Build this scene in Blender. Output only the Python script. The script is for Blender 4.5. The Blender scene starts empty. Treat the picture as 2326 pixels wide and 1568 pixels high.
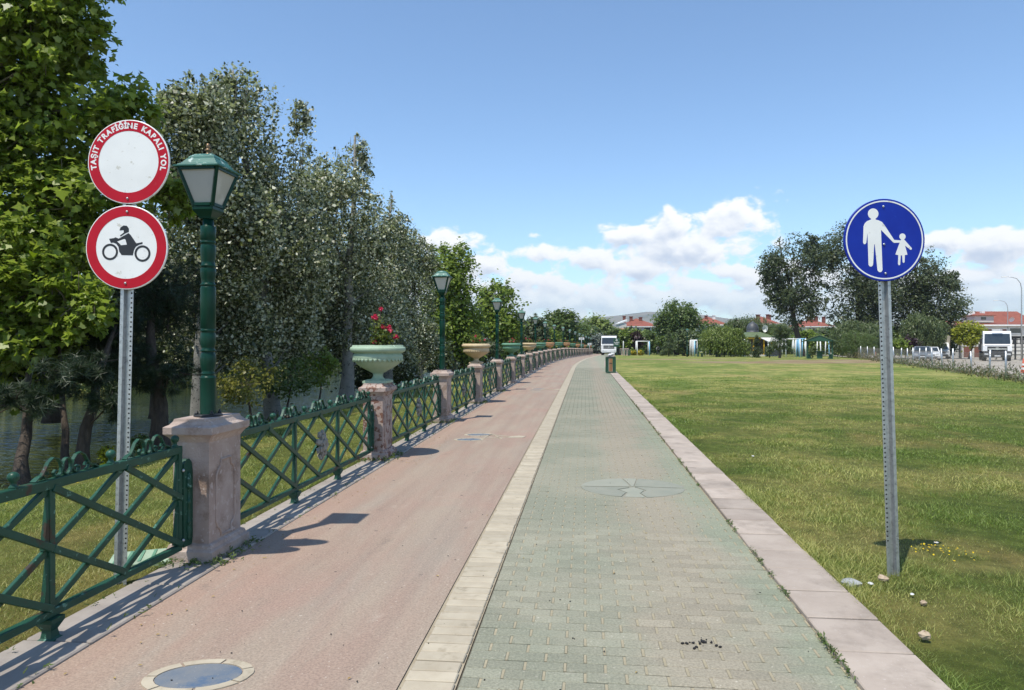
import bpy, math, random
import numpy as np
from mathutils import Vector, Matrix
R = math.radians
random.seed(7)
rng = np.random.default_rng(11)
sc = bpy.context.scene
col = sc.collection

# ------------------------------------------------------------------ camera
CAMH, F, CX, HY = 1.62, 1613.0, 1163.0, 777.0      # eye height; focal length, centre and horizon in units of a 2326 wide picture
cam = bpy.data.cameras.new('camera')
cam_o = bpy.data.objects.new('camera', cam)
col.objects.link(cam_o)
cam_o.location = (0, 0, CAMH)
cam_o.rotation_euler = (R(90), 0, 0)
cam.sensor_width = 36.0
cam.lens = 36.0 * F / 2326.0
cam.shift_y = -(784 - HY) / 2326.0
cam.clip_start = 0.05
cam.clip_end = 20000
sc.camera = cam_o

# ------------------------------------------------------------------ light and exposure
SUN_EL = R(65.6)
SUN_TO = Vector((-0.60, -0.80, 0)).normalized() * math.cos(SUN_EL) + Vector((0, 0, math.sin(SUN_EL)))
sun = bpy.data.lights.new('sun', 'SUN')
sun.energy = 3.7
sun.angle = R(0.53)
sun.color = (1.0, 0.945, 0.835)
sun_o = bpy.data.objects.new('sun', sun)
col.objects.link(sun_o)
sun_o.rotation_euler = SUN_TO.to_track_quat('Z', 'Y').to_euler()
sun_o.location = (-20, -20, 60)
sc.view_settings.view_transform = 'Standard'
sc.view_settings.look = 'None'
sc.view_settings.exposure = 0.5
sc.view_settings.gamma = 1.0
sc.view_settings.use_curve_mapping = False
sc.cycles.max_bounces = 6
sc.cycles.diffuse_bounces = 3
sc.cycles.glossy_bounces = 3
sc.cycles.transmission_bounces = 4
sc.cycles.transparent_max_bounces = 4
sc.cycles.volume_bounces = 0
sc.cycles.caustics_reflective = False
sc.cycles.caustics_refractive = False
sc.cycles.sample_clamp_indirect = 6.0
sc.cycles.use_denoising = True


# ------------------------------------------------------------------ node helper
class NT:
    def __init__(s, tree):
        s.t = tree
        s.n = tree.nodes
        s.l = tree.links

    def new(s, typ, **kw):
        nd = s.n.new(typ)
        for k, v in kw.items():
            setattr(nd, k, v)
        return nd

    def put(s, sock, val):
        if isinstance(val, bpy.types.NodeSocket):
            s.l.new(val, sock)
        elif val is not None:
            if sock.type == 'RGBA' and len(val) == 3:
                val = (*val, 1)
            sock.default_value = val

    def math(s, op, a, b=None, c=None, clamp=False):
        nd = s.new('ShaderNodeMath', operation=op, use_clamp=clamp)
        s.put(nd.inputs[0], a)
        if b is not None:
            s.put(nd.inputs[1], b)
        if c is not None:
            s.put(nd.inputs[2], c)
        return nd.outputs[0]

    def vmath(s, op, a, b=None, out=0):
        nd = s.new('ShaderNodeVectorMath', operation=op)
        s.put(nd.inputs[0], a)
        if b is not None:
            s.put(nd.inputs[1], b)
        return nd.outputs[out]

    def mix(s, f, a, b, blend='MIX'):
        nd = s.new('ShaderNodeMix', data_type='RGBA', blend_type=blend)
        s.put(nd.inputs[0], f)
        s.put(nd.inputs[6], a)
        s.put(nd.inputs[7], b)
        return nd.outputs[2]

    def noise(s, vec, scale, detail=4, rough=0.55, dist=0.0, out=0):
        nd = s.new('ShaderNodeTexNoise')
        if vec is not None:
            s.put(nd.inputs['Vector'], vec)
        nd.inputs['Scale'].default_value = scale
        nd.inputs['Detail'].default_value = detail
        nd.inputs['Roughness'].default_value = rough
        nd.inputs['Distortion'].default_value = dist
        return nd.outputs[out]

    def ss(s, x, a, b):                      # smooth step
        nd = s.new('ShaderNodeMapRange', interpolation_type='SMOOTHSTEP')
        s.put(nd.inputs[0], x)
        nd.inputs[1].default_value = a
        nd.inputs[2].default_value = b
        return nd.outputs[0]

    def map(s, vec, loc=(0, 0, 0), rot=(0, 0, 0), scale=(1, 1, 1)):
        nd = s.new('ShaderNodeMapping')
        s.put(nd.inputs[0], vec)
        nd.inputs[1].default_value = loc
        nd.inputs[2].default_value = rot
        nd.inputs[3].default_value = scale
        return nd.outputs[0]


# ------------------------------------------------------------------ world: clear blue sky with a belt of fair weather cumulus
world = bpy.data.worlds.new('World')
sc.world = world
world.use_nodes = True
W = NT(world.node_tree)
W.n.clear()
SKY_STRENGTH = 0.14
sky = W.new('ShaderNodeTexSky', sky_type='NISHITA')
sky.sun_disc = False
sky.sun_elevation = SUN_EL
sky.sun_rotation = math.atan2(SUN_TO.x, SUN_TO.y)
sky.altitude = 800
sky.air_density = 1.0
sky.dust_density = 0.35
sky.ozone_density = 2.2
tc = W.new('ShaderNodeTexCoord')
dirv = W.vmath('NORMALIZE', tc.outputs['Generated'])
sep = W.new('ShaderNodeSeparateXYZ')
W.put(sep.inputs[0], dirv)
az = W.math('ARCTAN2', sep.outputs[0], sep.outputs[1])
el = W.math('ARCSINE', sep.outputs[2])
# cumulus heaps: azimuth, elevation, half width, half height (degrees)
CLOUDS = [(18.0, 9.6, 2.4, 1.6), (16.2, 8.7, 2.0, 1.1), (13.0, 8.9, 2.4, 1.5), (9.2, 8.3, 3.0, 1.0), (13.5, 7.2, 6.6, 1.4),
          (6.3, 6.4, 2.4, 1.2), (10.5, 5.8, 4.6, 1.1), (2.6, 7.2, 2.1, .75), (1.7, 8.45, 1.6, .8, .1), (3.7, 8.2, 1.8, .8, .08),
          (-5.2, 7.9, 3.0, 1.1), (-2.2, 6.3, 2.2, 1.2), (1.0, 5.0, 1.8, .9), (17.0, 5.4, 1.8, .8),
          (30.6, 7.0, 2.1, .8), (34.5, 6.3, 3.4, 1.3), (33.0, 4.4, 3.5, .7), (42, 7.5, 5, 1.6),
          (-38, 7, 6, 1.6), (-60, 9, 7, 2), (62, 8, 7, 2), (85, 7, 8, 1.8), (-90, 8, 8, 2), (120, 9, 9, 2.2), (-125, 7, 8, 2), (160, 8, 9, 2), (-160, 9, 8, 2.2)]


def cloud_density(daz, dele):
    a = W.math('ADD', az, R(daz))
    e = W.math('ADD', el, R(dele))
    comb = W.new('ShaderNodeCombineXYZ')
    W.put(comb.inputs[0], a)
    W.put(comb.inputs[1], e)
    p = comb.outputs[0]
    p3 = W.map(p, scale=(1, 1.45, 1))
    n1 = W.noise(p3, 26, 7, 0.56, 0.25)
    n2 = W.noise(p3, 9, 3, 0.5)
    tot = None
    for (ca_, ce_, ra_, re_, *am) in CLOUDS:
        q = W.map(p, loc=(-R(ca_) / R(ra_), -R(ce_) / R(re_), 0), scale=(1 / R(ra_), 1 / R(re_), 1))
        L = W.math('SUBTRACT', am[0] if am else 1.0, W.vmath('LENGTH', q, out=1))
        tot = L if tot is None else W.math('SMOOTH_MAX', tot, L, 0.25)
    # low belt of distant cloud all round the horizon
    belt = W.math('SUBTRACT', 0.72, W.math('ABSOLUTE', W.math('DIVIDE', W.math('SUBTRACT', e, R(3.2)), R(3.3))))
    belt = W.math('MULTIPLY', belt, 0.9)
    tot = W.math('SMOOTH_MAX', tot, belt, 0.3)
    tot = W.math('MAXIMUM', tot, -1.2)
    d = W.math('ADD', tot, W.math('MULTIPLY', W.math('SUBTRACT', n1, 0.46), 2.5))
    d = W.math('ADD', d, W.math('MULTIPLY', W.math('SUBTRACT', n2, 0.5), 1.0))
    return d


D0 = cloud_density(0, 0)
D1 = cloud_density(0.25, 0.55)
alpha = W.ss(D0, 0.0, 0.42)
thin = W.ss(el, R(0.5), R(5.5))
alpha = W.math('MULTIPLY', alpha, W.math('ADD', 0.50, W.math('MULTIPLY', thin, 0.46)))
lit = W.math('SUBTRACT', 1.0, W.ss(W.math('SUBTRACT', D1, W.math('MULTIPLY', D0, 0.35)), -0.1, 1.25))
ccol = W.mix(lit, (3.3, 3.75, 4.5), (6.0, 6.0, 5.95))
skyc = W.mix(1.0, sky.outputs[0], (0.93, 1.03, 1.06), 'MULTIPLY')
final = W.mix(alpha, skyc, ccol)
bg = W.new('ShaderNodeBackground')
W.put(bg.inputs[0], final)
bg.inputs[1].default_value = SKY_STRENGTH
wo = W.new('ShaderNodeOutputWorld')
W.l.new(bg.outputs[0], wo.inputs[0])
world.cycles.sampling_method = 'MANUAL'
world.cycles.sample_map_resolution = 512

# ------------------------------------------------------------------ the path's own coordinates (u across, s along) and the lie of the land
A = R(5.9)
SA, CA = math.sin(A), math.cos(A)
BK, S0, S1 = 0.05, 44.0, 62.0


def bend(s):
    if s < S0:
        return 0.0
    if s < S1:
        return BK * (s - S0) ** 2 / (2 * (S1 - S0))
    return BK * (S1 - S0) / 2 + BK * (s - S1)


def heading(s):                       # angle of the path from +Y towards +X
    k = 0 if s < S0 else (BK * (s - S0) / (S1 - S0) if s < S1 else BK)
    return A + math.atan(k)


def hs(s):
    return -0.011 * max(0.0, min(s, 150.0) - 70.0)


def PT(u, s, z=0.0):
    uu = u + bend(s)
    return Vector((uu * CA + s * SA, s * CA - uu * SA, z + hs(s)))


def us(x, y):
    s = x * SA + y * CA
    return x * CA - y * SA - bend(s), s


FLX, FLY, FDX, FDY = 20.7, 28.75, 8.2 / 26.07, 24.75 / 26.07    # line of the chain link fence


def smooth(a, b, x):
    t = max(0.0, min(1.0, (x - a) / (b - a)))
    return t * t * (3 - 2 * t)


def yard(x, y):                       # metres beyond the chain link fence
    return (x - FLX) * FDY - (y - FLY) * FDX


def gz(x, y):
    u, s = us(x, y)
    z = hs(s)
    d = yard(x, y)
    if d > 0.0 and y > 5:
        z -= 0.28 * smooth(0.3, 7, d)
    if u < -5.4:
        z -= 0.16 * smooth(-5.4, -6.7, u) if u > -22 else 0
    return z


def at(x, y, Y):                      # picture position at depth Y
    return Vector(((x - CX) / F * Y, Y, CAMH - (y - HY) / F * Y))


def ax(x, Y):
    return (x - CX) / F * Y


# ------------------------------------------------------------------ mesh helper
class MB:
    def __init__(s):
        s.v, s.f, s.sm, s.mi = [], [], [], []

    def add(s, vs, fs, M=None, sm=False, mi=0):
        k = len(s.v)
        if M is not None:
            vs = [M @ Vector(p) for p in vs]
        s.v += [tuple(p) for p in vs]
        for f in fs:
            s.f.append([i + k for i in f])
            s.sm.append(sm)
            s.mi.append(mi)
        return s

    def box(s, c, d, M=None, rz=0.0, bev=0.0, mi=0):
        hx, hy, hz = d[0] / 2, d[1] / 2, d[2] / 2
        T = Matrix.Translation(c) @ Matrix.Rotation(rz, 4, 'Z')
        if M is not None:
            T = M @ T
        if bev <= 0:
            vs = [(x * hx, y * hy, z * hz) for z in (-1, 1) for y in (-1, 1) for x in (-1, 1)]
            fs = [(0, 2, 3, 1), (4, 5, 7, 6), (0, 1, 5, 4), (2, 6, 7, 3), (0, 4, 6, 2), (1, 3, 7, 5)]
            return s.add(vs, fs, T, mi=mi)
        b = min(bev, hx * .9, hy * .9, hz * .9)
        vs, idx = [], {}
        for sx in (-1, 1):
            for sy in (-1, 1):
                for sz in (-1, 1):
                    for ax_ in range(3):
                        p = [sx * (hx - b), sy * (hy - b), sz * (hz - b)]
                        p[ax_] += (sx, sy, sz)[ax_] * b
                        idx[(sx, sy, sz, ax_)] = len(vs)
                        vs.append(p)
        fs = []
        for ax_ in range(3):
            o1, o2 = (ax_ + 1) % 3, (ax_ + 2) % 3
            for sg in (-1, 1):
                q = []
                for (a, b2) in ((-1, -1), (1, -1), (1, 1), (-1, 1)):
                    k = [0, 0, 0]
                    k[ax_], k[o1], k[o2] = sg, a, b2
                    q.append(idx[(*k, ax_)])
                fs.append(q if sg > 0 else q[::-1])
            for a in (-1, 1):                     # edges along ax_
                for b2 in (-1, 1):
                    k0, k1 = [0, 0, 0], [0, 0, 0]
                    k0[ax_], k1[ax_] = -1, 1
                    k0[o1] = k1[o1] = a
                    k0[o2] = k1[o2] = b2
                    q = [idx[(*k0, o1)], idx[(*k1, o1)], idx[(*k1, o2)], idx[(*k0, o2)]]
                    fs.append(q if a * b2 > 0 else q[::-1])
        for sx in (-1, 1):
            for sy in (-1, 1):
                for sz in (-1, 1):
                    q = [idx[(sx, sy, sz, i)] for i in range(3)]
                    fs.append(q if sx * sy * sz > 0 else q[::-1])
        return s.add(vs, fs, T, mi=mi)

    def loft(s, rings, M=None, sm=False, cap=True, mi=0):   # rectangular rings (hx, hy, z[, cx, cy])
        vs, fs = [], []
        for r in rings:
            hx, hy, z = r[:3]
            cx, cy = (r[3], r[4]) if len(r) > 3 else (0, 0)
            vs += [(cx - hx, cy - hy, z), (cx + hx, cy - hy, z), (cx + hx, cy + hy, z), (cx - hx, cy + hy, z)]
        for i in range(len(rings) - 1):
            for k in range(4):
                a, b = i * 4 + k, i * 4 + (k + 1) % 4
                fs.append((a, b, b + 4, a + 4))
        if cap:
            fs.append((3, 2, 1, 0))
            n = (len(rings) - 1) * 4
            fs.append((n, n + 1, n + 2, n + 3))
        return s.add(vs, fs, M, sm, mi)

    def lathe(s, prof, n=20, M=None, sm=True, cap=True, mi=0):
        vs, fs = [], []
        for r, z in prof:
            for k in range(n):
                t = 2 * math.pi * k / n
                vs.append((r * math.cos(t), r * math.sin(t), z))
        for i in range(len(prof) - 1):
            for k in range(n):
                a, b = i * n + k, i * n + (k + 1) % n
                fs.append((a, b, b + n, a + n))
        if cap:
            fs.append(tuple(range(n))[::-1])
            m = (len(prof) - 1) * n
            fs.append(tuple(range(m, m + n)))
        return s.add(vs, fs, M, sm, mi)

    def tube(s, pts, rad, n=8, M=None, sm=True, closed=False, mi=0):
        pts = [Vector(p) for p in pts]
        m = len(pts)
        if not hasattr(rad, '__len__'):
            rad = [rad] * m
        vs, fs = [], []
        prev = None
        for i, p in enumerate(pts):
            if closed:
                t = pts[(i + 1) % m] - pts[i - 1]
            else:
                t = pts[min(i + 1, m - 1)] - pts[max(i - 1, 0)]
            if t.length < 1e-9:
                t = Vector((0, 0, 1))
            t.normalize()
            if prev is None:
                up = Vector((0, 0, 1)) if abs(t.z) < .9 else Vector((1, 0, 0))
                a = t.cross(up).normalized()
            else:
                a = (prev - t * prev.dot(t))
                a = a.normalized() if a.length > 1e-6 else t.orthogonal().normalized()
            prev = a
            b = t.cross(a)
            for k in range(n):
                th = 2 * math.pi * k / n
                vs.append(p + (a * math.cos(th) + b * math.sin(th)) * rad[i])
        for i in range(m if closed else m - 1):
            j = (i + 1) % m
            for k in range(n):
                k2 = (k + 1) % n
                fs.append((i * n + k, i * n + k2, j * n + k2, j * n + k))
        if not closed:
            fs.append(tuple(range(n))[::-1])
            fs.append(tuple(range((m - 1) * n, m * n)))
        return s.add(vs, fs, M, sm, mi)

    def bar(s, p, q, w, h, M=None, side=None, bev=0, mi=0):       # rectangular bar from p to q
        p, q = Vector(p), Vector(q)
        d = q - p
        L = d.length
        x = d.normalized()
        sd = Vector(side) if side is not None else (Vector((0, 0, 1)).cross(x) if abs(x.z) < .99 else Vector((0, 1, 0)))
        y = (sd - x * sd.dot(x)).normalized()
        z = x.cross(y)
        T = Matrix(((x.x, y.x, z.x, 0), (x.y, y.y, z.y, 0), (x.z, y.z, z.z, 0), (0, 0, 0, 1)))
        T = Matrix.Translation((p + q) / 2) @ T
        if M is not None:
            T = M @ T
        return s.box((0, 0, 0), (L, w, h), T, bev=bev, mi=mi)

    def prism(s, poly, z0, z1, M=None, mi=0):             # polygon in xy, counter-clockwise
        n = len(poly)
        vs = [(p[0], p[1], z0) for p in poly] + [(p[0], p[1], z1) for p in poly]
        fs = [tuple(range(n))[::-1], tuple(range(n, 2 * n))]
        for k in range(n):
            fs.append((k, (k + 1) % n, n + (k + 1) % n, n + k))
        return s.add(vs, fs, M, mi=mi)

    def ribbon(s, pts, w, t, M=None, mi=0):                # strip bent in the xz plane, w deep in y, t thick
        m = len(pts)
        vs, fs = [], []
        for i, p in enumerate(pts):
            a, b = pts[max(i - 1, 0)], pts[min(i + 1, m - 1)]
            dx, dz = b[0] - a[0], b[1] - a[1]
            L = math.hypot(dx, dz) or 1
            nx, nz = -dz / L * t / 2, dx / L * t / 2
            ww = p[2] if len(p) > 2 else w
            for (sg, sy) in ((1, -1), (1, 1), (-1, 1), (-1, -1)):
                vs.append((p[0] + sg * nx, sy * ww / 2, p[1] + sg * nz))
        for i in range(m - 1):
            for k in range(4):
                a, b = i * 4 + k, i * 4 + (k + 1) % 4
                fs.append((a, b, b + 4, a + 4))
        fs += [(3, 2, 1, 0), ((m - 1) * 4, (m - 1) * 4 + 1, (m - 1) * 4 + 2, (m - 1) * 4 + 3)]
        return s.add(vs, fs, M, mi=mi)

    def mesh(s, name, mats):
        me = bpy.data.meshes.new(name)
        me.from_pydata(s.v, [], s.f)
        for m in (mats if isinstance(mats, (list, tuple)) else [mats]):
            me.materials.append(m)
        me.polygons.foreach_set('use_smooth', s.sm)
        me.polygons.foreach_set('material_index', s.mi)
        me.update()
        return me

    def build(s, name, mats, parent=None, loc=None, rz=None):
        o = bpy.data.objects.new(name, s.mesh(name, mats))
        col.objects.link(o)
        if parent is not None:
            o.parent = parent
        if loc is not None:
            o.location = loc
        if rz is not None:
            o.rotation_euler = (0, 0, rz)
        return o


def link(name, me, parent=None, loc=None, rot=None, scale=None):
    o = bpy.data.objects.new(name, me)
    col.objects.link(o)
    if parent is not None:
        o.parent = parent
    if loc is not None:
        o.location = loc
    if rot is not None:
        o.rotation_euler = rot
    if scale is not None:
        o.scale = scale
    return o


def tag(o, label=None, cat=None, group=None, kind=None):
    if label:
        o['label'] = label
    if cat:
        o['category'] = cat
    if group:
        o['group'] = group
    if kind:
        o['kind'] = kind
    return o


def thing(name, label, cat, loc=(0, 0, 0), rz=0.0, group=None):
    o = bpy.data.objects.new(name, None)
    o.empty_display_size = 0.2
    col.objects.link(o)
    o.location = loc
    o.rotation_euler = (0, 0, rz)
    return tag(o, label, cat, group)


def copy_tree(o, parent=None):
    c = o.copy()
    col.objects.link(c)
    c.parent = parent
    for ch in o.children:
        copy_tree(ch, c)
    return c


ORD = ('zeroth first second third fourth fifth sixth seventh eighth ninth tenth eleventh twelfth thirteenth fourteenth fifteenth sixteenth '
       'seventeenth eighteenth nineteenth twentieth twenty-first twenty-second twenty-third twenty-fourth twenty-fifth twenty-sixth '
       'twenty-seventh twenty-eighth twenty-ninth thirtieth thirty-first thirty-second').split()

# ------------------------------------------------------------------ materials


def newmat(name):
    m = bpy.data.materials.new(name)
    m.use_nodes = True
    T = NT(m.node_tree)
    T.n.clear()
    b = T.new('ShaderNodeBsdfPrincipled')
    o = T.new('ShaderNodeOutputMaterial')
    T.l.new(b.outputs[0], o.inputs[0])
    return m, T, b, o


def coords(T, kind='Object', jitter=True):
    t = T.new('ShaderNodeTexCoord').outputs[kind]
    if jitter:
        oi = T.new('ShaderNodeObjectInfo')
        t = T.vmath('ADD', t, T.vmath('SCALE', (37.0, 19.0, 53.0), None)) if False else T.vmath('ADD', t, mul3(T, oi.outputs['Random'], (31.0, 17.0, 43.0)))
    return t


def mul3(T, f, v):
    c = T.new('ShaderNodeCombineXYZ')
    for i in range(3):
        T.put(c.inputs[i], T.math('MULTIPLY', f, v[i]))
    return c.outputs[0]


def bump(T, b, h, strength=0.3, dist=0.01):
    bp = T.new('ShaderNodeBump')
    bp.inputs['Strength'].default_value = strength
    bp.inputs['Distance'].default_value = dist
    T.put(bp.inputs['Height'], h)
    T.l.new(bp.outputs[0], b.inputs['Normal'])


def pm(name, c1, c2=None, scale=8, rough=0.6, metal=0.0, c3=None, s3=3.0, t3=(0.6, 0.7), bmp=0.0, bs=60, bd=0.004, spec=0.5,
       jitter=True, perobj=0.0, rvar=0.0, c4=None, s4=40.0, t4=(0.62, 0.68), stretch=None, emit=None):
    m, T, b, o = newmat(name)
    v = coords(T, 'Object', jitter)
    if stretch:
        v = T.map(v, scale=stretch)
    n = T.noise(v, scale, 5, 0.6)
    c = T.mix(T.ss(n, 0.3, 0.7), c1, c2 or c1)
    if c3:
        k = T.ss(T.noise(v, s3, 6, 0.65), *t3)
        c = T.mix(k, c, c3)
    if c4:
        k = T.ss(T.noise(v, s4, 4, 0.6), *t4)
        c = T.mix(k, c, c4)
    if perobj:
        oi = T.new('ShaderNodeObjectInfo')
        f = T.math('ADD', 1 - perobj, T.math('MULTIPLY', oi.outputs['Random'], 2 * perobj))
        c = T.mix(1.0, c, mul3(T, f, (1, 1, 1)), 'MULTIPLY')
    T.put(b.inputs['Base Color'], c)
    if rvar:
        T.put(b.inputs['Roughness'], T.math('ADD', rough - rvar / 2, T.math('MULTIPLY', n, rvar)))
    else:
        b.inputs['Roughness'].default_value = rough
    b.inputs['Metallic'].default_value = metal
    b.inputs['Specular IOR Level'].default_value = spec
    if bmp:
        bump(T, b, T.noise(v, bs, 5, 0.65), bmp, bd)
    if emit:
        b.inputs['Emission Color'].default_value = (*emit[0], 1)
        b.inputs['Emission Strength'].default_value = emit[1]
    return m


def leafmat(name, dark, light, under=None, trans=0.28, rough=0.45, spec=0.4, tcol=None):
    m, T, b, o = newmat(name)
    at_ = T.new('ShaderNodeAttribute', attribute_name='v')
    c = T.mix(at_.outputs['Fac'], dark, light)
    if under:
        g = T.new('ShaderNodeNewGeometry')
        c = T.mix(g.outputs['Backfacing'], c, under)
    T.put(b.inputs['Base Color'], c)
    b.inputs['Roughness'].default_value = rough
    b.inputs['Specular IOR Level'].default_value = spec
    tr = T.new('ShaderNodeBsdfTranslucent')
    T.put(tr.inputs[0], tcol or T.mix(1.0, c, (1.5, 1.7, 0.7), 'MULTIPLY'))
    mx = T.new('ShaderNodeMixShader')
    mx.inputs[0].default_value = trans
    T.l.new(b.outputs[0], mx.inputs[1])
    T.l.new(tr.outputs[0], mx.inputs[2])
    T.l.new(mx.outputs[0], o.inputs[0])
    return m

M = {}
M['pillar'] = pm('pink_stone', (.355, .27, .225), (.43, .345, .295), 6, .85, c3=(.235, .165, .125), s3=4.5, t3=(.50, .68), bmp=.8, bs=70, bd=.008, c4=(.46, .38, .335), s4=18, t4=(.57, .66))
M['pillar_worn'] = pm('flaking_pink_stone', (.33, .25, .215), (.40, .32, .28), 5, .85, c3=(.175, .085, .058), s3=16, t3=(.52, .56), bmp=.6, bs=30, bd=.01)
M['fence'] = pm('green_fence_paint', (.011, .056, .034), (.019, .078, .049), 7, .42, c3=(.045, .032, .022), s3=5, t3=(.60, .66), bmp=.15, bs=90, bd=.002, c4=(.10, .22, .165), s4=24, t4=(.63, .68), rvar=.25, spec=.28)
M['lamp'] = pm('green_lamp_paint', (.003, .034, .021), (.005, .045, .028), 4, .34, spec=.22, bmp=.05, bs=80, bd=.001, rvar=.2)
M['lamp_roof'] = pm('weathered_lamp_roof_paint', (.02, .105, .082), (.035, .15, .118), 9, .55, c3=(.34, .44, .40), s3=16, t3=(.58, .63), bmp=.1, bs=60)
M['lamp_glass'] = pm('frosted_lamp_glass', (.50, .49, .44), (.56, .55, .50), 2.5, .45, c3=(.42, .41, .36), s3=1.5, t3=(.45, .6), spec=.5)
M['brass'] = pm('tarnished_brass', (.16, .095, .05), (.24, .16, .09), 20, .45, metal=.7)
M['black_metal'] = pm('black_metal', (.012, .013, .014), (.02, .02, .02), 15, .5)
M['galv'] = pm('galvanised_steel', (.40, .42, .43), (.52, .54, .55), 26, .42, metal=.75, c3=(.30, .31, .32), s3=40, t3=(.55, .65), bmp=.06, bs=150, bd=.001)
M['sign_back'] = pm('aluminium_plate', (.5, .51, .52), (.56, .57, .58), 12, .45, metal=.6)
M['sign_white'] = pm('white_reflective_film', (.76, .76, .74), (.82, .82, .80), 4, .38, c3=(.54, .54, .53), s3=9, t3=(.58, .72), c4=(.60, .58, .52), s4=18, t4=(.62, .70))
M['sign_red'] = pm('red_reflective_film', (.42, .003, .016), (.48, .005, .020), 6, .42, spec=.25, c3=(.40, .02, .03), s3=14, t3=(.6, .7))
M['sign_blue'] = pm('blue_reflective_film', (.0015, .018, .28), (.003, .026, .33), 5, .4, spec=.3, c3=(.01, .06, .42), s3=16, t3=(.64, .74))
M['sign_black'] = pm('black_film', (.012, .012, .014), (.02, .02, .022), 5, .4)
M['urn_green'] = pm('pale_green_urn_paint', (.265, .365, .255), (.33, .43, .315), 6, .7, c3=(.24, .30, .22), s3=5, t3=(.58, .74), c4=(.58, .66, .55), s4=14, t4=(.67, .72), bmp=.3, bs=50)
M['urn_dark'] = pm('green_urn_paint', (.10, .23, .15), (.14, .29, .19), 6, .7, c3=(.22, .30, .22), s3=6, t3=(.62, .74), bmp=.3, bs=50)
M['urn_cream'] = pm('cream_urn_paint', (.48, .365, .215), (.55, .44, .28), 6, .75, c3=(.42, .30, .17), s3=6, t3=(.58, .74), bmp=.3, bs=50)
M['urn_terra'] = pm('terracotta_urn_paint', (.45, .24, .12), (.53, .31, .17), 6, .75, c3=(.34, .17, .09), s3=6, t3=(.58, .74), bmp=.3, bs=50)
M['soil'] = pm('soil', (.07, .045, .028), (.12, .08, .05), 30, .95, bmp=.8, bs=60, bd=.02)
M['concrete'] = pm('footing_concrete', (.27, .235, .205), (.35, .31, .27), 4, .9, c3=(.26, .22, .19), s3=3.5, t3=(.55, .75), bmp=.4, bs=90, bd=.004, perobj=.08)
M['kerb'] = pm('pink_kerb_stone', (.335, .275, .225), (.41, .345, .288), 3, .85, c3=(.26, .215, .175), s3=2.2, t3=(.48, .7), bmp=.4, bs=120, bd=.004, perobj=.13, c4=(.44, .38, .34), s4=60, t4=(.64, .7))
M['border'] = pm('cream_border_stone', (.375, .32, .235), (.44, .385, .29), 6, .85, c3=(.29, .245, .175), s3=9, t3=(.55, .72), bmp=.35, bs=110, bd=.003, perobj=.10)
M['bark'] = pm('dark_bark', (.045, .033, .025), (.09, .068, .05), 18, .95, bmp=1.0, bs=24, bd=.03, stretch=(1, 1, .25))
M['bark_pale'] = pm('pale_poplar_bark', (.17, .165, .145), (.25, .24, .215), 7, .85, c3=(.04, .036, .03), s3=14, t3=(.56, .62), bmp=.6, bs=24, bd=.02)
M['bark_plane'] = pm('mottled_plane_bark', (.17, .145, .105), (.27, .24, .18), 6, .85, c3=(.10, .085, .06), s3=9, t3=(.52, .58), bmp=.4, bs=24, bd=.02)
M['wood'] = pm('varnished_slat_wood', (.33, .16, .07), (.42, .22, .10), 12, .6, stretch=(1, 1, .15), bmp=.2)
M['white_paint'] = pm('white_paint', (.72, .72, .70), (.80, .80, .78), 3, .55, c3=(.55, .54, .50), s3=4, t3=(.62, .75))
M['blue_paint'] = pm('pale_blue_paint', (.22, .50, .74), (.28, .56, .78), 3, .5)
M['pink_paint'] = pm('salmon_paint', (.70, .25, .16), (.76, .32, .22), 3, .5)
M['yellow_paint'] = pm('yellow_paint', (.72, .42, .02), (.78, .48, .04), 3, .5)
M['plaster'] = pm('white_plaster', (.56, .54, .49), (.64, .62, .57), .8, .9, c3=(.52, .49, .43), s3=.5, t3=(.55, .75))
M['plaster_orange'] = pm('orange_plaster', (.62, .28, .10), (.68, .34, .14), 1, .9)
M['roof'] = pm('red_roof_tiles', (.215, .062, .040), (.28, .09, .058), 1.5, .85, c3=(.17, .05, .034), s3=.8, t3=(.5, .7), bmp=.5, bs=9, bd=.05)
M['chimney'] = pm('brick_chimney', (.17, .058, .04), (.22, .085, .06), 3, .9)
M['glass'] = pm('dark_window_glass', (.02, .028, .032), (.035, .045, .05), 2, .08, spec=.8)
M['shutter'] = pm('brown_shutter', (.16, .055, .035), (.2, .075, .05), 3, .7)
M['pav_green'] = pm('dark_green_stain', (.012, .060, .032), (.02, .08, .045), 5, .6, bmp=.1)
M['pav_roof'] = pm('faded_green_shingle', (.085, .125, .06), (.12, .16, .085), 3, .8, bmp=.3, bs=20)
M['dome'] = pm('grey_scaled_dome', (.045, .05, .06), (.07, .075, .085), 12, .5, bmp=.5, bs=18, bd=.03)
M['white_plastic'] = pm('white_awning_cloth', (.76, .75, .72), (.82, .81, .79), 2, .7)
M['car_silver'] = pm('silver_car_paint', (.25, .27, .29), (.30, .32, .34), 2, .3, metal=.5)
M['car_white'] = pm('white_car_paint', (.70, .71, .71), (.76, .77, .77), 2, .3)
M['truck_grey'] = pm('dark_truck_plastic', (.035, .038, .042), (.05, .053, .058), 6, .55)
M['tyre'] = pm('tyre_rubber', (.014, .014, .014), (.025, .024, .023), 10, .85)
M['chrome'] = pm('chrome', (.7, .71, .72), (.75, .76, .77), 5, .2, metal=.9)
M['canvas'] = pm('beige_canvas', (.40, .37, .31), (.47, .44, .38), 3, .85)
M['cone'] = pm('orange_cone_plastic', (.75, .10, .03), (.80, .14, .05), 4, .5)
M['headlight'] = pm('headlight_glass', (.55, .57, .58), (.65, .67, .68), 10, .12, spec=.8)
M['plate'] = pm('number_plate', (.65, .66, .66), (.7, .7, .7), 3, .4)
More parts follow.
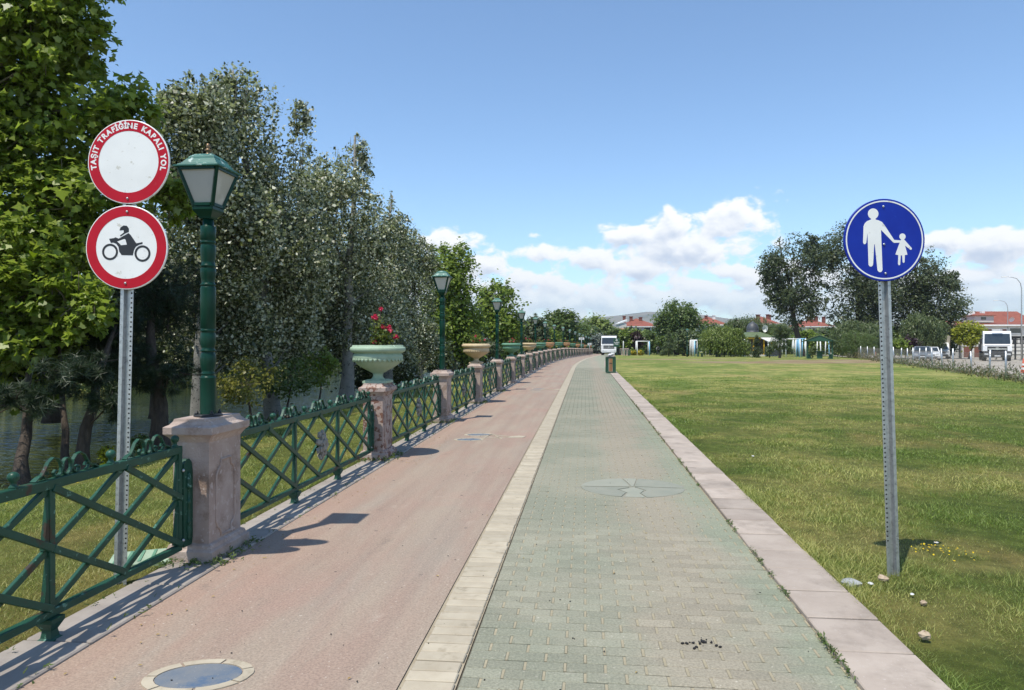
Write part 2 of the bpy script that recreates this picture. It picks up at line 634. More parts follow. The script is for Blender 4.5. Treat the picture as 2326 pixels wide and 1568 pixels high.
M['gravel'] = pm('pale_gravel', (.37, .33, .27), (.47, .42, .35), .6, .95, c3=(.32, .27, .22), s3=.25, t3=(.45, .7), bmp=.6, bs=9, bd=.03, jitter=False)
M['skin'] = pm('skin', (.45, .27, .19), (.5, .31, .22), 6, .6)
M['cloth_dark'] = pm('dark_cloth', (.012, .014, .022), (.02, .022, .032), 9, .9)
M['cloth_grey'] = pm('pale_grey_cloth', (.42, .43, .45), (.5, .51, .53), 9, .9)
M['hair'] = pm('dark_hair', (.015, .012, .01), (.03, .024, .02), 30, .6)
M['rock'] = pm('beige_rock', (.36, .27, .18), (.45, .36, .26), 20, .9, bmp=.6, bs=40)
M['rock_grey'] = pm('grey_rock', (.26, .27, .27), (.34, .35, .35), 16, .85, bmp=.5, bs=40)
M['paper'] = pm('white_paper_scrap', (.5, .5, .49), (.6, .6, .6), 9, .7)
M['char'] = pm('black_crumbs', (.01, .01, .01), (.02, .018, .018), 20, .9)
M['hill'] = pm('dry_hillside', (.16, .15, .09), (.20, .17, .11), .004, .95, c3=(.07, .085, .05), s3=.006, t3=(.5, .6), jitter=False)
M['inset_grey'] = pm('grey_inset_stone', (.235, .245, .195), (.27, .27, .215), 4, .85, perobj=.08, bmp=.2, bs=120, bd=.002)
M['inset_blue'] = pm('blue_inset_paint', (.125, .155, .195), (.18, .19, .20), 6, .9, c3=(.085, .13, .20), s3=5, t3=(.53, .66), c4=(.34, .33, .30), s4=90, t4=(.66, .7), spec=.2, bmp=.2, bs=160, bd=.002)

LM = {}
LM['plane'] = leafmat('plane_leaves', (.070, .120, .012), (.29, .345, .034), under=(.25, .30, .09), trans=.40, rough=.42, spec=.45)
LM['poplar'] = leafmat('white_poplar_leaves', (.034, .048, .016), (.092, .112, .040), under=(.52, .53, .41), trans=.15, rough=.42, spec=.5)
LM['pine'] = leafmat('pine_needles', (.012, .026, .010), (.030, .052, .018), trans=.12, rough=.5)
LM['lime'] = leafmat('yellow_green_leaves', (.085, .14, .018), (.225, .285, .04), under=(.15, .19, .07), trans=.34)
LM['green'] = leafmat('green_leaves', (.048, .085, .022), (.125, .175, .046), under=(.15, .19, .08), trans=.32)
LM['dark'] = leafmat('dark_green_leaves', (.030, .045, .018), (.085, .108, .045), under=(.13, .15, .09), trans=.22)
LM['willow'] = leafmat('willow_leaves', (.10, .145, .028), (.235, .285, .065), under=(.15, .19, .08), trans=.30)
LM['willow_dark'] = leafmat('grey_willow_leaves', (.06, .09, .034), (.14, .175, .07), under=(.13, .16, .09), trans=.25)
LM['gold'] = leafmat('golden_green_leaves', (.16, .19, .012), (.36, .36, .03), under=(.25, .27, .07), trans=.32)
LM['olive'] = leafmat('yellowing_leaves', (.10, .11, .015), (.24, .22, .04), under=(.2, .2, .08), trans=.3)
LM['silver'] = leafmat('silver_shrub_leaves', (.11, .13, .11), (.22, .25, .21), trans=.15)
LM['purple'] = leafmat('purple_plum_leaves', (.025, .012, .016), (.055, .025, .03), trans=.2)
LM['rose'] = leafmat('rose_leaves', (.045, .085, .016), (.17, .19, .04), trans=.3)
LM['petal'] = leafmat('pink_rose_petals', (.52, .02, .075), (.70, .06, .14), trans=.25, tcol=(.8, .08, .15))
LM['yellow_petal'] = leafmat('yellow_petals', (.65, .42, .01), (.8, .58, .02), trans=.25, tcol=(.8, .6, .05))
LM['weed'] = leafmat('dry_weeds', (.075, .07, .028), (.20, .165, .085), trans=.25)


# grass blades: the colour drifts from fresh green to straw over the lawn
def lawn_colour(T, pos):
    a = T.noise(pos, 0.55, 4, .6)
    b = T.noise(pos, 0.13, 3, .5)
    k = T.ss(T.math('ADD', T.math('MULTIPLY', a, .65), T.math('MULTIPLY', b, .35)), .42, .60)
    u_ = T.new('ShaderNodeSeparateXYZ')
    T.put(u_.inputs[0], T.map(pos, rot=(0, 0, A)))
    dry = T.math('MULTIPLY', T.math('SUBTRACT', 1.0, T.ss(u_.outputs[0], -3.2, -2.6)), .35)
    c = T.mix(T.math('MAXIMUM', k, dry), (.145, .198, .048), (.315, .305, .118))
    far = T.ss(T.noise(T.map(pos, scale=(1, .45, 1)), .30, 4, .6), .56, .66)
    return T.mix(T.math('MULTIPLY', far, .6), c, (.34, .275, .125))


def grass_blade_mat():
    m, T, b, o = newmat('grass_blades')
    g = T.new('ShaderNodeNewGeometry')
    c = lawn_colour(T, g.outputs['Position'])
    a = T.new('ShaderNodeAttribute', attribute_name='v')
    c = T.mix(1.0, c, T.mix(T.math('POWER', a.outputs['Fac'], 1.6), (.62, .74, .50), (2.0, 1.85, 1.75)), 'MULTIPLY')
    T.put(b.inputs['Base Color'], c)
    b.inputs['Roughness'].default_value = .5
    b.inputs['Specular IOR Level'].default_value = .35
    tr = T.new('ShaderNodeBsdfTranslucent')
    T.put(tr.inputs[0], T.mix(1.0, c, (1.3, 1.5, .7), 'MULTIPLY'))
    mx = T.new('ShaderNodeMixShader')
    mx.inputs[0].default_value = .28
    T.l.new(b.outputs[0], mx.inputs[1])
    T.l.new(tr.outputs[0], mx.inputs[2])
    T.l.new(mx.outputs[0], o.inputs[0])
    return m


def ground_mat():
    m, T, b, o = newmat('lawn_ground')
    g = T.new('ShaderNodeNewGeometry')
    pos = g.outputs['Position']
    c = lawn_colour(T, pos)
    n = T.noise(pos, 5.0, 6, .7)
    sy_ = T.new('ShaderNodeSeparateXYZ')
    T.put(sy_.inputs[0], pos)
    under_blades = T.mix(T.ss(sy_.outputs[1], 12, 34), (.62, .60, .55), (1, 1, 1))  # ground colour darkened under the nearer grass blades for contrast
    c = T.mix(1.0, c, under_blades, 'MULTIPLY')
    c = T.mix(1.0, c, T.mix(T.ss(n, .3, .7), (.60, .64, .52), (1.25, 1.2, 1.12)), 'MULTIPLY')
    n9 = T.noise(T.map(pos, scale=(1, .5, 1)), 1.6, 5, .7)
    c = T.mix(1.0, c, T.mix(T.ss(n9, .35, .65), (.78, .82, .75), (1.15, 1.1, 1.05)), 'MULTIPLY')
    # bare trodden earth in front of the pavilion
    for (x, y, rx, ry, amt) in ((22.5, 56.5, 12.0, 4.2, 1.0), (31, 62, 11, 4.0, 1.0), (15.0, 66, 9, 2.4, .8)):
        q = T.map(pos, loc=(-x / rx, -y / ry, 0), scale=(1 / rx, 1 / ry, 0))
        L = T.math('SUBTRACT', 1.0, T.vmath('LENGTH', q, out=1))
        L = T.math('ADD', L, T.math('MULTIPLY', T.math('SUBTRACT', T.noise(T.map(pos, scale=(.5, 1.4, 1)), .55, 5, .65), .5), 2.2))
        dirt = T.mix(T.ss(T.noise(T.map(pos, scale=(.4, 1.5, 1)), .7, 4, .6), .4, .6), (.20, .135, .075), (.31, .245, .15))
        c = T.mix(T.math('MULTIPLY', T.ss(L, .0, .5), amt), c, dirt)
    T.put(b.inputs['Base Color'], c)
    b.inputs['Roughness'].default_value = .95
    b.inputs['Specular IOR Level'].default_value = .15
    bump(T, b, T.noise(pos, 22, 6, .75), .9, .05)
    return m


def red_path_mat():
    m, T, b, o = newmat('faded_red_asphalt')
    g = T.new('ShaderNodeNewGeometry')
    pos = T.map(g.outputs['Position'], rot=(0, 0, A))
    al = T.map(pos, scale=(2.2, .35, 1))
    c = T.mix(T.ss(T.noise(al, 1.4, 5, .6), .35, .65), (.292, .212, .168), (.312, .250, .196))
    c = T.mix(T.math('MULTIPLY', T.ss(T.noise(pos, .55, 4, .6), .5, .68), .6), c, (.325, .215, .172))
    sx = T.new('ShaderNodeSeparateXYZ')
    T.put(sx.inputs[0], pos)
    edge = T.math('SUBTRACT', 1.0, T.ss(T.math('ADD', sx.outputs[0], T.math('MULTIPLY', T.noise(pos, 2.0, 4, .6), .7)), -2.4, -1.35))
    c = T.mix(T.math('MULTIPLY', edge, .45), c, (.335, .22, .168))
    mid = T.ss(T.noise(al, .9, 4, .6), .5, .68)
    c = T.mix(T.math('MULTIPLY', mid, .6), c, (.285, .245, .20))
    c = T.mix(T.math('MULTIPLY', T.ss(T.noise(T.map(pos, scale=(1, .6, 1)), 3.5, 5, .7), .60, .74), .45), c, (.40, .335, .27))
    c = T.mix(T.math('MULTIPLY', T.ss(T.noise(T.map(pos, scale=(1.4, .8, 1)), 1.9, 6, .72), .60, .72), .6), c, (.205, .162, .132))
    gr = T.noise(pos, 75, 4, .75)
    c = T.mix(1.0, c, T.mix(T.ss(gr, .3, .7), (.78, .77, .77), (1.22, 1.22, 1.20)), 'MULTIPLY')
    tr_ = T.noise(T.map(pos, scale=(6, .12, 1)), 1.0, 4, .6)
    c = T.mix(1.0, c, T.mix(T.ss(tr_, .3, .7), (.95, .95, .95), (1.05, 1.05, 1.04)), 'MULTIPLY')
    c = T.mix(T.math('MULTIPLY', T.ss(T.noise(pos, 42, 2, .5), .68, .74), .7), c, (.52, .45, .38))
    c = T.mix(T.math('MULTIPLY', T.ss(T.noise(pos, 11, 1, .4), .78, .80), .85), c, (.07, .055, .055))
    T.put(b.inputs['Base Color'], c)
    b.inputs['Roughness'].default_value = .88
    b.inputs['Specular IOR Level'].default_value = .3
    bump(T, b, gr, .25, .004)
    return m


def brick_colour(T, pos, oi=None):
    c = T.mix(T.ss(T.noise(pos, .8, 4, .6), .38, .62), (.222, .226, .170), (.268, .258, .196))
    sx = T.new('ShaderNodeSeparateXYZ')
    T.put(sx.inputs[0], pos)
    wob = T.math('MULTIPLY', T.math('SUBTRACT', T.noise(pos, .7, 4, .65), .5), 1.3)
    u = T.math('ADD', sx.outputs[0], wob)
    worn = T.math('MULTIPLY', T.ss(u, .15, .55), T.math('SUBTRACT', 1.0, T.ss(u, .75, 1.1)))
    c = T.mix(T.math('MULTIPLY', worn, .6), c, (.305, .255, .195))
    fresh = T.ss(u, .85, 1.25)
    c = T.mix(T.math('MULTIPLY', fresh, .5), c, (.235, .265, .186))
    c = T.mix(T.math('MULTIPLY', T.ss(T.noise(pos, 4.5, 6, .72), .58, .72), .4), c, (.36, .335, .27))
    c = T.mix(T.math('MULTIPLY', T.ss(T.noise(pos, 45, 2, .5), .67, .73), .7), c, (.45, .42, .34))
    gr = T.noise(pos, 75, 4, .75)
    c = T.mix(1.0, c, T.mix(T.ss(gr, .3, .7), (.76, .76, .76), (1.24, 1.24, 1.22)), 'MULTIPLY')
    return c, gr


def brick_mat():
    m, T, b, o = newmat('green_washed_paver')
    g = T.new('ShaderNodeNewGeometry')
    pos = T.map(g.outputs['Position'], rot=(0, 0, A))
    c, gr = brick_colour(T, pos)
    a = T.new('ShaderNodeAttribute', attribute_name='v')
    oi = T.new('ShaderNodeObjectInfo')
    f = T.math('ADD', .90, T.math('MULTIPLY', T.math('FRACT', T.math('ADD', oi.outputs['Random'], a.outputs['Fac'])), .20))
    c = T.mix(1.0, c, mul3(T, f, (1, 1, 1)), 'MULTIPLY')
    T.put(b.inputs['Base Color'], c)
    b.inputs['Roughness'].default_value = .88
    b.inputs['Specular IOR Level'].default_value = .3
    bump(T, b, gr, .3, .003)
    return m


def footpath_mat():            # joints of sand between the pavers; far away the pavers themselves
    m, T, b, o = newmat('sanded_joints')
    g = T.new('ShaderNodeNewGeometry')
    pos = T.map(g.outputs['Position'], rot=(0, 0, A))
    c, gr = brick_colour(T, pos)
    sand = T.mix(T.ss(T.noise(pos, 9, 4, .6), .4, .6), (.42, .355, .235), (.30, .255, .17))
    br = T.new('ShaderNodeTexBrick')
    br.offset = .5
    T.put(br.inputs['Vector'], pos)
    br.inputs['Scale'].default_value = 1.0
    br.inputs['Brick Width'].default_value = .2
    br.inputs['Row Height'].default_value = .1
    br.inputs['Mortar Size'].default_value = .006
    br.inputs['Color1'].default_value = (0, 0, 0, 1)
    br.inputs['Color2'].default_value = (0, 0, 0, 1)
    br.inputs['Mortar'].default_value = (1, 1, 1, 1)
    sx = T.new('ShaderNodeSeparateXYZ')
    T.put(sx.inputs[0], pos)
    near = T.math('SUBTRACT', 1.0, T.ss(sx.outputs[1], 43.9, 44.1))
    k = T.math('MULTIPLY', br.outputs['Fac'], .6)
    T.put(b.inputs['Base Color'], T.mix(near, T.mix(k, c, sand), (.09, .08, .06)))
    b.inputs['Roughness'].default_value = .95
    bump(T, b, gr, .4, .004)
    return m


def water_mat():
    m, T, b, o = newmat('pond_water')
    g = T.new('ShaderNodeNewGeometry')
    pos = T.map(g.outputs['Position'], rot=(0, 0, A))
    T.put(b.inputs['Base Color'], T.mix(T.ss(T.noise(pos, .3, 3, .5), .4, .6), (.016, .022, .008), (.026, .032, .011)))
    b.inputs['Roughness'].default_value = .06
    b.inputs['IOR'].default_value = 1.33
    w1 = T.noise(T.map(pos, rot=(0, 0, .5), scale=(.55, 2.6, 1)), 2.6, 2, .5, .6)
    w2 = T.noise(T.map(pos, rot=(0, 0, .4), scale=(.6, 2.2, 1)), 7, 1, .5)
    bump(T, b, T.math('ADD', w1, T.math('MULTIPLY', w2, .22)), .8, .10)
    return m


M['sand'] = pm('joint_sand', (.37, .32, .215), (.30, .26, .175), 14, .95, jitter=False, bmp=.4, bs=90)
M['grass'] = grass_blade_mat()
M['ground'] = ground_mat()
M['red_path'] = red_path_mat()
M['brick'] = brick_mat()
M['footpath'] = footpath_mat()
M['water'] = water_mat()

# ------------------------------------------------------------------ the setting
STRUCT = dict(kind='structure')


def grid(name, us_, ss_, zf, mat):
    mb = MB()
    nu = len(us_)
    vs = []
    for s in ss_:
        for u in us_:
            p = PT(u, s)
            vs.append((p.x, p.y, zf(u, s, p)))
    fs = [(j * nu + i, j * nu + i + 1, (j + 1) * nu + i + 1, (j + 1) * nu + i) for j in range(len(ss_) - 1) for i in range(nu - 1)]
    mb.add(vs, fs, sm=True)
    o = mb.build(name, mat)
    return tag(o, **STRUCT)


def frange(a, b, st):
    return [a + st * i for i in range(int(round((b - a) / st)) + 1)]


U_FOOT0, U_FOOT1 = -3.02, -2.63        # concrete footing of the fence
U_STRIP0, U_STRIP1 = -0.866, -0.607    # cream border
U_KERB0, U_KERB1 = 1.274, 1.68
U_FENCE = -2.89
BANK, FARBANK = -6.75, -21.5
WATER_Z = -0.58


def ground_z(u, s, p):
    z = gz(p.x, p.y)
    if U_FOOT0 + .02 < u < U_KERB1 - .02:
        z -= .08
    elif BANK >= u:
        if u > BANK - .8:
            z -= .9 * smooth(BANK, BANK - .75, u)
        elif u > FARBANK + 1:
            z -= 1.2
        else:
            z = hs(s) + (-1.2 + 1.0 * smooth(FARBANK + 1, FARBANK - 1.5, u) if u > FARBANK - 1.5 else -.2 + .5 * smooth(FARBANK - 1.5, FARBANK - 9, u))
    else:
        z += .018 * math.sin(p.x * 2.1 + .7 * p.y) * math.sin(p.y * 1.7 - .4 * p.x) * (1 if abs(u) > 3.3 else .4)
    if yard(p.x, p.y) > .6:
        z -= .10
    return z


ul = [-1500, -700, -350, -180, -100, -65, -45, -34, -29, -26, -24.5, -23, -22.2, -21.5, -20.5, -19, -15, -11, -8.5, -7.6, -7.3, -7.05, -6.9, -6.75, -6.5, -6.1, -5.6, -5, -4.4, -3.8, -3.3,
      -3.02, -2.99, -2.0, -1.0, 0.0, 1.0, 1.65, 1.68] + frange(2.2, 30.2, .7) + [32, 35, 39, 44, 50, 58, 70, 90, 120, 170, 250, 400, 800, 1500]
sl = [-8, -4, -2] + frange(0, 40, .8) + frange(42, 160, 2.5) + [170, 185, 205, 240, 300, 400, 600, 1000, 1800, 3500, 6000]
grid('ground', ul, sl, ground_z, M['ground'])

grid('water', [FARBANK - 1, -18, -14, -10, BANK + .05], frange(-10, 230, 10), lambda u, s, p: WATER_Z, M['water'])
SP = frange(-3, 43, 1) + frange(44, 152, 2)
grid('cycle_path', [U_FOOT1, -2.2, -1.7, -1.3, U_STRIP0 - .012], SP, lambda u, s, p: hs(s) - .002, M['red_path'])
fp = grid('footpath', [U_STRIP1 - .01, -.2, .3, .8, U_KERB0 + .01], SP, lambda u, s, p: hs(s) - (.018 if s < 44 else .001), M['footpath'])
bd_ = grid('border_strip', [U_STRIP0 - .014, U_STRIP1], SP, lambda u, s, p: hs(s) - .010, pm('border_mortar', (.30, .25, .175), (.36, .31, .225), 12, .95, jitter=False, bmp=.4, bs=80))
kb = grid('kerb', [U_KERB0, U_KERB1], SP, lambda u, s, p: hs(s) - .012, M['soil'])
ft = grid('fence_footing', [U_FOOT0, U_FOOT1], SP, lambda u, s, p: hs(s) - .015, M['soil'])


def paver_rows(s_from, s_to):
    rows = int(round((s_to - s_from) / .1))
    out = []
    for r in range(rows):
        s = s_from + .1 * r
        off = (r + int(round(s_from / .1))) % 2 * .1
        u = U_STRIP1 + .006 - off
        rr = random.Random(int(s * 1000))
        while u < U_KERB0 - .015:
            a, b = max(u, U_STRIP1 + .006), min(u + .2, U_KERB0 - .004)
            if b - a > .03:
                wav = .006 * math.sin(s * 1.9 + u * 3.1)
                out.append(((a + b) / 2, s + .05 + wav + rr.uniform(-.002, .002), b - a - rr.uniform(.008, .013), .1 - rr.uniform(.0035, .006), rr.uniform(-.0018, .0018), rr.uniform(-.012, .012)))
            u += .2
    return out


INSET = (0.52, 8.0, .56, .50)          # centre and half axes of the grey inset in the footpath


def in_inset(u, s, m=0.0):
    return ((u - INSET[0]) / (INSET[2] + m)) ** 2 + ((s - INSET[1]) / (INSET[3] + m)) ** 2 < 1


brick_me = {}
near = paver_rows(3.1, 6.2)
for (u, s, w, d, dz, rot) in near:
    key = (round(w / .01), )
    if key not in brick_me:
        brick_me[key] = MB().box((0, 0, -.02), (round(w / .01) * .01 if w < .15 else .188, .0955, .04), bev=.004).box(((round(w / .01) * .01 if w < .15 else .188) / 2 + .006, 0, -.0175), (.0125, .088, .032), mi=1).mesh('brick', [M['brick'], M['sand']])
    p = PT(u, s)
    link('brick', brick_me[key], fp, (p.x, p.y, dz + .0005), (random.uniform(-.006, .006), random.uniform(-.006, .006), -heading(s) + rot))
mb = MB()
for (u, s, w, d, dz, rot) in paver_rows(-1.0, 3.1) + paver_rows(6.2, 44.0):
    if in_inset(u, s, -.02):
        continue
    p = PT(u, s)
    T4 = Matrix.Translation((p.x, p.y, dz)) @ Matrix.Rotation(-heading(s) + rot, 4, 'Z')
    if s < 16:
        mb.box((w / 2 + .004, 0, -.013), (.0135, .086, .016), T4, mi=1)
    if s < 12:
        mb.loft([(w / 2, d / 2, -.02), (w / 2, d / 2, -.004), (w / 2 - .004, d / 2 - .004, 0.0)], T4)
    else:
        mb.loft([(w / 2, d / 2, -.012), (w / 2 - .003, d / 2 - .003, 0.0)], T4)
tag(mb.build('distant_bricks', [M['brick'], M['sand']], fp), kind='stuff')

# grey petal shaped inset stones let into the pavers
cu, cs, ru, rs_ = INSET


def petal(pts, name='inset_stone'):
    poly = [(a * ru * 1.03, b * rs_ * 1.03) for a, b in pts]
    area = sum(poly[i][0] * poly[(i + 1) % len(poly)][1] - poly[(i + 1) % len(poly)][0] * poly[i][1] for i in range(len(poly)))
    if area < 0:
        poly = poly[::-1]
    p = PT(cu, cs)
    return MB().prism(poly, -.02, .0035).build(name, M['inset_grey'], fp, (p.x, p.y, 0), -A)


def arc(a0, a1, r=0.985, n=9):
    return [(r * math.cos(R(a0 + (a1 - a0) * i / n)), r * math.sin(R(a0 + (a1 - a0) * i / n))) for i in range(n + 1)]


petal(arc(100, 178) + [(-.5, .05), (-.05, .08), (-.08, .45)])
petal(arc(182, 255) + [(-.15, -.55), (-.3, -.25), (-.06, -.02), (-.55, -.03)])
petal(arc(2, 80) + [(.1, .5), (.05, .12), (.5, .06)])
petal(arc(-78, -2) + [(.55, .0), (.06, .05), (.25, -.3), (.12, -.6)])
petal(arc(82, 98, n=4) + [(-.06, .5), (-.02, .12), (.03, .12), (.08, .5)])
petal(arc(259, 280, n=4) + [(.1, -.62), (.2, -.3), (.03, .0), (-.03, -.06), (-.26, -.27), (-.12, -.58)])
MB().prism([(ru * 1.13 * math.cos(2 * math.pi * k / 32), rs_ * 1.08 * math.sin(2 * math.pi * k / 32)) for k in range(32)], -.02, -.0035).build('inset_bed', pm('dark_joint', (.22, .215, .165), (.26, .25, .20), 20, .95), fp, PT(cu, cs), -A)

# cream border stones
bst = [MB().box((0, 0, -.02), (.238 + .004 * i, .097, .04), bev=.005).mesh('stone', M['border']) for i in range(3)]
s = -1.064
while s < 11.0:
    p = PT((U_STRIP0 + U_STRIP1) / 2 + random.uniform(-.004, .004), s)
    link('stone', random.choice(bst), bd_, (p.x, p.y, random.uniform(.001, .005)), (0, random.uniform(-.008, .008), -A + random.uniform(-.015, .015)))
    s += .1085
mb = MB()
while s < 150:
    p = PT((U_STRIP0 + U_STRIP1) / 2 + random.uniform(-.003, .003), s)
    T4 = Matrix.Translation((p.x, p.y, p.z + random.uniform(.001, .004))) @ Matrix.Rotation(-heading(s), 4, 'Z')
    st = .1085 if s < 40 else .434
    mb.loft([(.122, (st - .008) / 2, -.012), (.118, (st - .014) / 2, 0.0)], T4)
    s += st
tag(mb.build('distant_stones', M['border'], bd_), kind='stuff')

# kerb slabs, a little proud of the path
ksl = [MB().box((0, 0, -.04), (.398, .434, .13), bev=.006).mesh('slab', M['kerb']) for i in range(1)]
s = -1.3635
k = 0
while s < 60:
    p = PT((U_KERB0 + U_KERB1) / 2 + random.uniform(-.006, .006), s)
    link('slab', ksl[0], kb, (p.x, p.y, random.uniform(-.004, .005)), (random.uniform(-.006, .006), random.uniform(-.01, .01), -heading(s) + random.uniform(-.006, .006)))
    s += .4515
mb = MB()
while s < 150:
    p = PT((U_KERB0 + U_KERB1) / 2, s)
    mb.box((p.x, p.y, p.z - .04), (.398, .89, .13), rz=-heading(s))
    s += .9
tag(mb.build('distant_slabs', M['kerb'], kb), kind='stuff')

# footing slabs under the fence
fsl = MB().box((0, 0, -.05), (U_FOOT1 - U_FOOT0 - .006, .885, .12), bev=.008).mesh('slab', M['concrete'])
s = -1.4
while s < 42:
    p = PT((U_FOOT0 + U_FOOT1) / 2, s)
    link('slab', fsl, ft, (p.x, p.y, random.uniform(-.001, .004)), (0, random.uniform(-.006, .006), -heading(s) + random.uniform(-.004, .004)))
    s += .9
mb = MB()
while s < 150:
    p = PT((U_FOOT0 + U_FOOT1) / 2, s)
    mb.box((p.x, p.y, p.z - .05), (U_FOOT1 - U_FOOT0 - .006, 1.79, .12), rz=-heading(s))
    s += 1.8
tag(mb.build('distant_slabs', M['concrete'], ft), kind='stuff')


# bicycles let into the cycle path: two blue wheels ringed with cream stones, a frame of cream strips
def cycle_mark(u0, s0, label, full=True):
    p0 = PT(u0, s0)
    t = thing('bicycle_inlay', label, 'ground marking', (p0.x, p0.y, 0), -A)
    wr, wl, rot = .255, .175, R(14)
    for (du, ds) in ((0, 0), (-.07, -.62)) if full else ((0, 0),):
        T4 = Matrix.Translation((du, ds, 0)) @ Matrix.Rotation(rot, 4, 'Z')
        n = 36
        MB().prism([((wr - .055) * math.cos(2 * math.pi * k / n), (wl - .05) * math.sin(2 * math.pi * k / n)) for k in range(n)], -.01, .0015, T4).build('wheel', M['inset_blue'], t)
        seg = 7
        for q in range(seg):
            a0, a1 = 2 * math.pi * q / seg + .03 + .3, 2 * math.pi * (q + 1) / seg - .03 + .3
            mm = 5
            outer = [(wr * math.cos(a0 + (a1 - a0) * i / mm) * random.uniform(.985, 1.01), wl * math.sin(a0 + (a1 - a0) * i / mm)) for i in range(mm + 1)]
            inner = [((wr - .05) * math.cos(a1 + (a0 - a1) * i / mm), (wl - .045) * math.sin(a1 + (a0 - a1) * i / mm)) for i in range(mm + 1)]
            MB().prism(outer + inner, -.01, .004, T4).build('rim_stone', M['border'], t)
    if not full:
        return t
    for (a, b, w) in (((.20, .02), (.62, -.22), .035), ((.14, -.42), (.62, -.26), .035), ((.20, .02), (.14, -.44), .03), ((.30, -.1), (.46, -.5), .028)):
        MB().bar((a[0], a[1], 0), (b[0], b[1], 0), w, .008, side=(-(b[1] - a[1]), b[0] - a[0], 0)).build('frame_strip', M['border'], t)
    MB().prism([(.55, -.34), (.80, -.30), (.84, -.12), (.70, -.06), (.58, -.16)], -.01, .0045).build('saddle', M['border'], t)
    return t


cycle_mark(-1.865, 3.27, 'blue oval ringed with cream stones set in red path beside nearest fence panel', False)
cycle_mark(-1.85, 12.27, 'pair of small blue ovals with cream outline inlaid in red path beyond the green urn')
cycle_mark(-1.6, 24.5, 'faint bicycle inlay farthest along the red path')

# ------------------------------------------------------------------ balustrade: pillars, lamps, urns, fence panels
FH0, FH1 = .15, .85
PL = 3.72                               # panel length
BAY = PL / 3


def scroll_pts(sgn=1):
    a = [(-.245, .004, .034), (-.215, .022, .03), (-.185, .03), (-.165, .055), (-.14, .092), (-.105, .112), (-.072, .104), (-.048, .078), (-.040, .048), (-.046, .020),
         (-.066, .006), (-.090, .010), (-.098, .030), (-.085, .042), (-.072, .034)]
    return [(sgn * p[0], p[1]) + tuple(p[2:]) for p in a]


sm_ = MB()
sm_.ribbon(scroll_pts(1), .022, .007)
sm_.ribbon(scroll_pts(-1), .022, .007)
sm_.ribbon([(.034 * math.cos(t) * 1.0, .050 + .046 * math.sin(t)) for t in np.linspace(-2.9, 6.0 - 2.9 + .6, 16)], .022, .007)
for sx in (-1, 1):
    sm_.ribbon([(sx * (.150 - .0), .006), (sx * .168, .012), (sx * .178, .032), (sx * .165, .048), (sx * .148, .044), (sx * .143, .03)], .02, .006)
ME = {}
ME['scroll'] = sm_.mesh('scroll', M['fence'])
ME['ball'] = MB().lathe([(.022, 0), (.022, .010), (.015, .016), (.014, .032), (.019, .037), (.025, .044), (.029, .057), (.027, .069), (.019, .079), (.006, .085)], 14).mesh('ball_finial', M['fence'])
ME['rail_top'] = MB().box((PL / 2, 0, FH1), (PL, .046, .055), bev=.004).mesh('top_rail', M['fence'])
ME['rail_bottom'] = MB().box((PL / 2, 0, FH0), (PL, .042, .045), bev=.004).mesh('bottom_rail', M['fence'])
ME['foot'] = MB().loft([(.045, .045, 0), (.045, .045, .012), (.032, .032, .022), (.026, .026, .06), (.042, .042, .09), (.05, .05, .105), (.05, .05, .128)]).mesh('foot', M['fence'])
up = MB()
up.box((0, 0, (FH0 + FH1) / 2), (.042, .036, FH1 - FH0 - .05), bev=.003)
for (z0, z1) in ((.50, .82), (.18, .495)):  # wedge fins: the light catch on each upright put into the shape
    up.add([(-.016, -.012, z1), (-.016, .012, z1), (-.020, -.014, z0), (-.020, .014, z0), (-.056, .016, z0), (-.056, -.010, z0)],
           [(0, 1, 3, 2), (0, 5, 4, 1), (0, 2, 5), (1, 4, 3), (2, 3, 4, 5)])
ME['upright'] = up.mesh('upright', M['fence'])


def diag(x0, z0, x1, z1, y):
    return MB().bar((x0, y, z0), (x1, y, z1), .024, .040, side=(0, 1, 0), bev=.003)


HB, HT = FH0 + .02, FH1 - .02
HM = (HB + HT) / 2
DG = [('long_rise', (0, HB, BAY, HT), .006), ('long_fall', (0, HT, BAY, HB), -.016), ('rise_a', (0, HM, BAY / 2, HT), .0075), ('rise_b', (BAY / 2, HB, BAY, HM), .0075),
      ('fall_a', (BAY / 2, HT, BAY, HM), -.0175), ('fall_b', (0, HM, BAY / 2, HB), -.0175)]
for nme, q, y in DG:
    ME[nme] = diag(*q, y).mesh('lattice_bar', M['fence'])
br = MB()
br.loft([(.052, .020, .0), (.060, .022, .05), (.060, .022, .52), (.050, .02, .60), (.02, .018, .63)])
ME['bracket'] = br.mesh('bracket', M['fence'])
ME['spindle'] = MB().lathe([(.004, .04), (.016, .06), (.012, .08), (.018, .10), (.02, .13), (.008, .16), (.02, .17), (.02, .18), (.010, .20), (.014, .25), (.010, .30), (.018, .305), (.018, .33),
                            (.012, .335), (.014, .38), (.010, .42), (.024, .425), (.024, .435), (.018, .45), (.022, .48), (.006, .54)], 10, Matrix.Translation((0, -.024, 0))).mesh('spindle', M['fence'])
ME['bolt'] = MB().lathe([(.012, 0), (.012, .008), (.006, .014)], 8, Matrix.Rotation(R(90), 4, 'X')).mesh('bolt', M['galv'])
